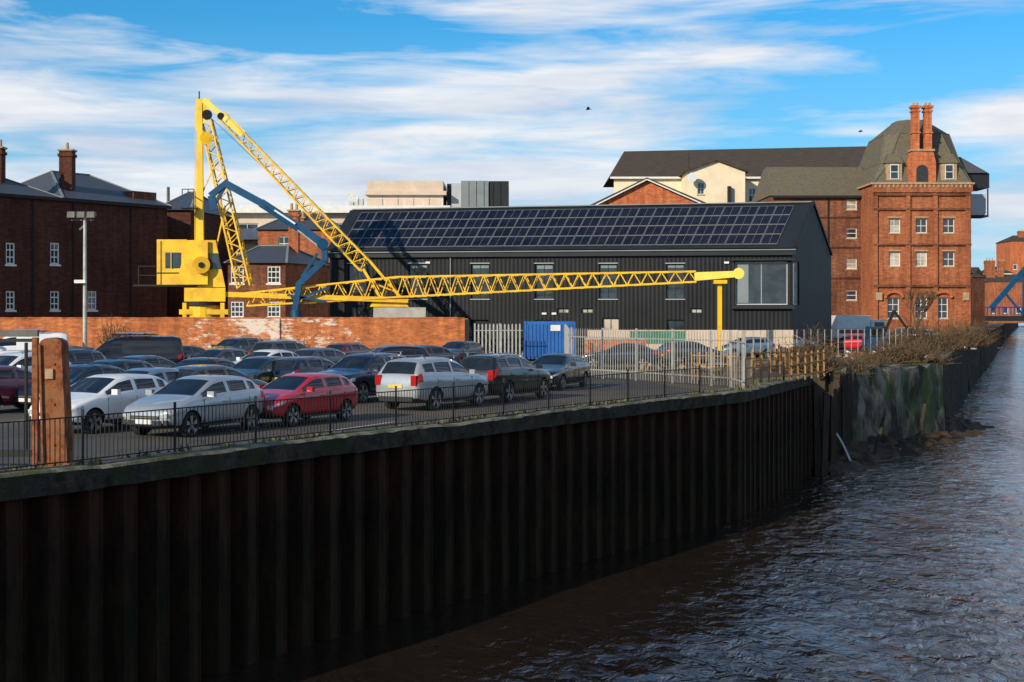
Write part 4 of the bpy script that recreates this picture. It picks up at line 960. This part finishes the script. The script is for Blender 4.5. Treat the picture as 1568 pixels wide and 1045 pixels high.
    for sg in(-1,1):
        ms_=sw[0]+.18; y=sg*(W2+.11)
        bx(0,ms_-.07,ms_+.05,min(y-.1,y+.1),max(y-.1,y+.1),bl+.02,bl+.16); 
        for a in([pil[0][0]+.05,sw[0]+.02] + ([pil[1][0]+.02] if kind!='van' else [])):
            y0,y1=sorted((sg*(W2-.03),sg*(W2-.0035))); bx(2,a-.006,a+.006,y0,y1,.34,bl-.06)
        for a in(pil[0][0]-.16,pil[-1][0]-.1): 
            y0,y1=sorted((sg*(W2-.03),sg*(W2+.018))); bx(0,a-.09,a+.09,y0,y1,bl-.15,bl-.12)
        y0,y1=sorted((sg*(W2-.03),sg*(W2+.004))); bx(2,wp[0]+wr+.08,wp[1]-wr-.08,y0,y1,.24,.30)
        if kind=='suv': 
            yy=sg*W2*.68; bx(3,1.9,3.9,yy-.015,yy+.015,1.70,1.72); bx(3,2.0,2.05,yy-.015,yy+.015,1.62,1.70); bx(3,3.75,3.8,yy-.015,yy+.015,1.62,1.70)
        for xx in wp:
            cx=L/2-xx; yo=sg*(W2-.02); n_=28
            prof=[(0.21,wr-.03,7),(.20,wr,7),(.03,wr,7),(0,wr-.03,7),(.0,wr*.74,7),(.012,wr*.72,3),(.03,wr*.68,2),(.10,wr*.62,2),(.10,.0,2)]
            rg=[]
            for (dy,rr,_) in prof:
                i=len(vs); 
                for k in range(n_): a=2*math.pi*k/n_; vs.append((cx+rr*math.cos(a),yo-sg*dy,wr+rr*math.sin(a)))
                rg.append(i)
            for q_ in range(len(prof)-1):
                for k in range(n_):
                    j=(k+1)%n_; f=[rg[q_]+k,rg[q_]+j,rg[q_+1]+j,rg[q_+1]+k]; fs.append(f if sg<0 else f[::-1]); mi.append(prof[q_+1][2])
            for k in range(5):
                for da in(-.15,.15):
                    a=2*math.pi*k/5+.3; ca,sa=math.cos(a+da),math.sin(a+da); c0,s0=math.cos(a),math.sin(a)
                    p0=(cx+c0*.03,wr+s0*.03);p1=(cx+ca*wr*.71,wr+sa*wr*.71); nx,nz=-sa*.022,ca*.022
                    ya,yb=yo-sg*.055,yo-sg*.012
                    hx(3,[(p0[0]-nx,ya,p0[1]-nz),(p1[0]-nx,ya,p1[1]-nz),(p1[0]+nx,ya,p1[1]+nz),(p0[0]+nx,ya,p0[1]+nz),(p0[0]-nx,yb,p0[1]-nz),(p1[0]-nx,yb,p1[1]-nz),(p1[0]+nx,yb,p1[1]+nz),(p0[0]+nx,yb,p0[1]+nz)])
    if kind=='van':
        for s_ in(1.9,2.6,3.3): bx(2,s_,s_+.05,-.8,.8,2.12,2.16)
        for sg in(-.8,.8): bx(2,1.8,3.8,sg-.02,sg+.02,2.08,2.12)
        bx(3,2.0,3.6,-.3,.3,2.17,2.22)
    ex=bpy.data.meshes.new('ex'); ex.from_pydata(vs,[],fs); slots(ex); ex.polygons.foreach_set('material_index',mi)
    bm=bmesh.new(); bm.from_mesh(m2); bm.from_mesh(ex); 
    m3=bpy.data.meshes.new('car_'+kind); slots(m3); bm.to_mesh(m3); bm.free()
    m3.polygons.foreach_set('use_smooth',[True]*len(m3.polygons)); m3.set_sharp_from_angle(angle=math.radians(32))
    return m3
CM={k:make_car(k) for k in('hatch','saloon','suv','van')}
def car(px,D1,kind,col,yaw,name=None,sc=1.0):
    names={'hatch':'parked_hatchback_car','saloon':'parked_saloon_car','suv':'parked_suv_car','van':'parked_van'}
    o=bpy.data.objects.new(name or names[kind],CM[kind]); link(o)
    o.location=(X(px,D1),D1,.004); o.rotation_euler=(0,0,math.radians(yaw)); o.scale=(sc,sc,sc)
    o.material_slots[0].link='OBJECT'; o.material_slots[0].material=P[col]
A_=-117
car(160,38.0,'hatch','white',A_,sc=1.0); car(300,37.0,'hatch','silver',A_+2); car(456,40.3,'hatch','red',A_-3,sc=.95)
car(665,46.8,'suv','silver',60); car(772,51.0,'suv','black',62); car(556,50.5,'suv','navy',A_); car(850,58.5,'saloon','black',-112)
car(120,46,'saloon','navy',A_); car(215,43.5,'hatch','lightblue',A_,sc=.97); car(330,45.5,'hatch','grey',60); car(10,45,'hatch','maroon',62); car(22,52,'suv','white',A_)
car(300,53,'saloon','black',A_); car(395,53.5,'hatch','teal',A_+3); car(478,54.5,'hatch','navy',60)
car(230,57,'saloon','grey',62); car(85,56,'suv','navy',A_); car(160,50,'hatch','teal',A_-3)
car(195,66,'van','black',-160,sc=1.0); car(330,66,'hatch','grey',A_); car(405,65,'saloon','white',A_-5); car(590,66,'suv','black',-150,sc=.95); car(500,68,'hatch','grey',60)
car(35,79,'van','white',-165); car(270,74,'saloon','navy',A_); car(440,76,'suv','grey',60); car(640,74,'saloon','grey',-140); car(100,70,'hatch','black',A_); car(540,80,'hatch','maroon',62); car(700,84,'hatch','navy',A_); car(360,84,'suv','teal',A_)
car(1140,98,'hatch','lightblue',-160); car(1205,106,'suv','white',10); car(1300,112,'hatch','red',160); car(1420,150,'saloon','silver',20); car(1380,135,'suv','grey',150)
car(950,80,'saloon','navy',170); car(1060,84,'hatch','grey',20)
b=B('box_lorry')
Dd=128; x=X(1282,Dd)
b.box('box_body','white',x,x+3.0,Dd,Dd+2.3,.9,2.9); b.hexa('cab','white',[(x+3.1,Dd+.1,.5),(x+4.9,Dd+.1,.5),(x+4.9,Dd+2.2,.5),(x+3.1,Dd+2.2,.5),(x+3.1,Dd+.1,2.5),(x+4.3,Dd+.1,2.5),(x+4.3,Dd+2.2,2.5),(x+3.1,Dd+2.2,2.5)])
b.face('windscreen','carglass',[(x+3.4,Dd+.09,1.6),(x+4.4,Dd+.09,1.6),(x+4.2,Dd+.09,2.3),(x+3.4,Dd+.09,2.3)],(0,-1,0)); b.box('chassis','trim',x,x+4.6,Dd+.3,Dd+2,.5,.88)
b.box('box_stripe','redpaint',x+.2,x+2.8,Dd-.02,Dd-.003,1.3,1.6)
for xx in(x+.9,x+3.9): b.cyl('wheels','tyre',(xx,Dd-.02,.45),(xx,Dd+.3,.45),.45,.45,18); b.cyl('wheels','tyre',(xx,Dd+2,.45),(xx,Dd+2.3,.45),.45,.45,18)
b.done()
b=B('mini_excavator')
o=Vector((X(1345,108),108,0)); b.box('body','blue',o.x-1,o.x+1,107.4,109,.4,1.2); b.box('cab','blue',o.x-.8,o.x+.2,107.5,108.7,1.203,2.1); b.box('cab_window','carglass',o.x-.7,o.x+.1,107.46,107.49,1.35,2.0); b.box('tracks','trim',o.x-1.2,o.x+1.2,107.2,109.2,0,.38)
b.beam('boom','blackmetal',o+Vector((.3,0,1.2)),o+Vector((1.2,0,3.3)),.2); b.beam('boom','blackmetal',o+Vector((1.2,0,3.3)),o+Vector((2.2,0,1.9)),.15)
b.done()
# ---------------------------------------------------------------- light / sky / camera
az=220.0; el=23.0
sx,sy=math.sin(math.radians(az)),math.cos(math.radians(az))
to=Vector((sx*math.cos(math.radians(el)),sy*math.cos(math.radians(el)),math.sin(math.radians(el))))
ld=bpy.data.lights.new('sun','SUN'); ld.energy=5.0; ld.angle=math.radians(.5); ld.color=(1,.87,.66)
lo=bpy.data.objects.new('sun',ld); link(lo); lo.rotation_euler=to.to_track_quat('Z','Y').to_euler()
wd=bpy.data.worlds.new('World'); S.world=wd; wd.use_nodes=True; nt=wd.node_tree; bg=nt.nodes['Background']
sk=N(nt,'ShaderNodeTexSky',sky_type='NISHITA'); sk.sun_disc=False; sk.sun_elevation=math.radians(el); sk.sun_rotation=math.radians(az)
sk.air_density=1.0; sk.dust_density=.4; sk.ozone_density=2.0
base=mix(nt,1.0,sk.outputs[0],(.25,.98,1.4),'MULTIPLY')
tc=N(nt,'ShaderNodeTexCoord')
def wmap(scale,loc=(0,0,0),rot=(0,0,0)):
    m=N(nt,'ShaderNodeMapping'); m.inputs['Scale'].default_value=scale; m.inputs['Location'].default_value=loc; m.inputs['Rotation'].default_value=rot; nt.links.new(tc.outputs['Generated'],m.inputs['Vector']); return m.outputs['Vector']
sep=N(nt,'ShaderNodeSeparateXYZ'); nt.links.new(tc.outputs['Generated'],sep.inputs[0])
n1=noise(nt,wmap((1.6,1.6,11),(1.1,0,.9),(0,math.radians(7),0)),1.8,5,.52,.25)
n2=noise(nt,wmap((4,4,30),(1,0,2),(0,math.radians(7),0)),1.7,5,.62,.7)
v=mth(nt,'MULTIPLY_ADD',n2,.4,n1)
bias=mth(nt,'MULTIPLY',ramp(nt,sep.outputs['Z'],.15,.215),ramp(nt,mth(nt,'MULTIPLY_ADD',sep.outputs['X'],-1,.5),.38,.62))
v=mth(nt,'MULTIPLY_ADD',bias,-.14,v)
cf=ramp(nt,v,.60,.78)
cf=mth(nt,'MULTIPLY',cf,ramp(nt,sep.outputs['Z'],.45,.8,(1,1,1),(.3,.3,.3)))
n3=noise(nt,wmap((3,3,20),(7,0,1)),1.5,4,.55)
cc=ramp(nt,n3,.36,.6,(5.4,6.4,8.0),(8.8,9.0,9.3))
hz=ramp(nt,sep.outputs['Z'],0.0,.20,(.8,.8,.8),(0,0,0))
col=mix(nt,hz,base,(3.8,5.8,8.1))
col=mix(nt,cf,col,cc)
nt.links.new(col,bg.inputs['Color']); bg.inputs['Strength'].default_value=.1
cam=bpy.data.cameras.new('camera'); co=bpy.data.objects.new('camera',cam); link(co)
cam.lens=50.0; cam.sensor_width=36; cam.shift_y=-42.5/1568; cam.clip_end=12000; cam.clip_start=.5
co.location=(0,0,HC); co.rotation_euler=(math.pi/2,0,0); S.camera=co
S.view_settings.view_transform='Standard'; S.view_settings.look='None'; S.view_settings.exposure=0
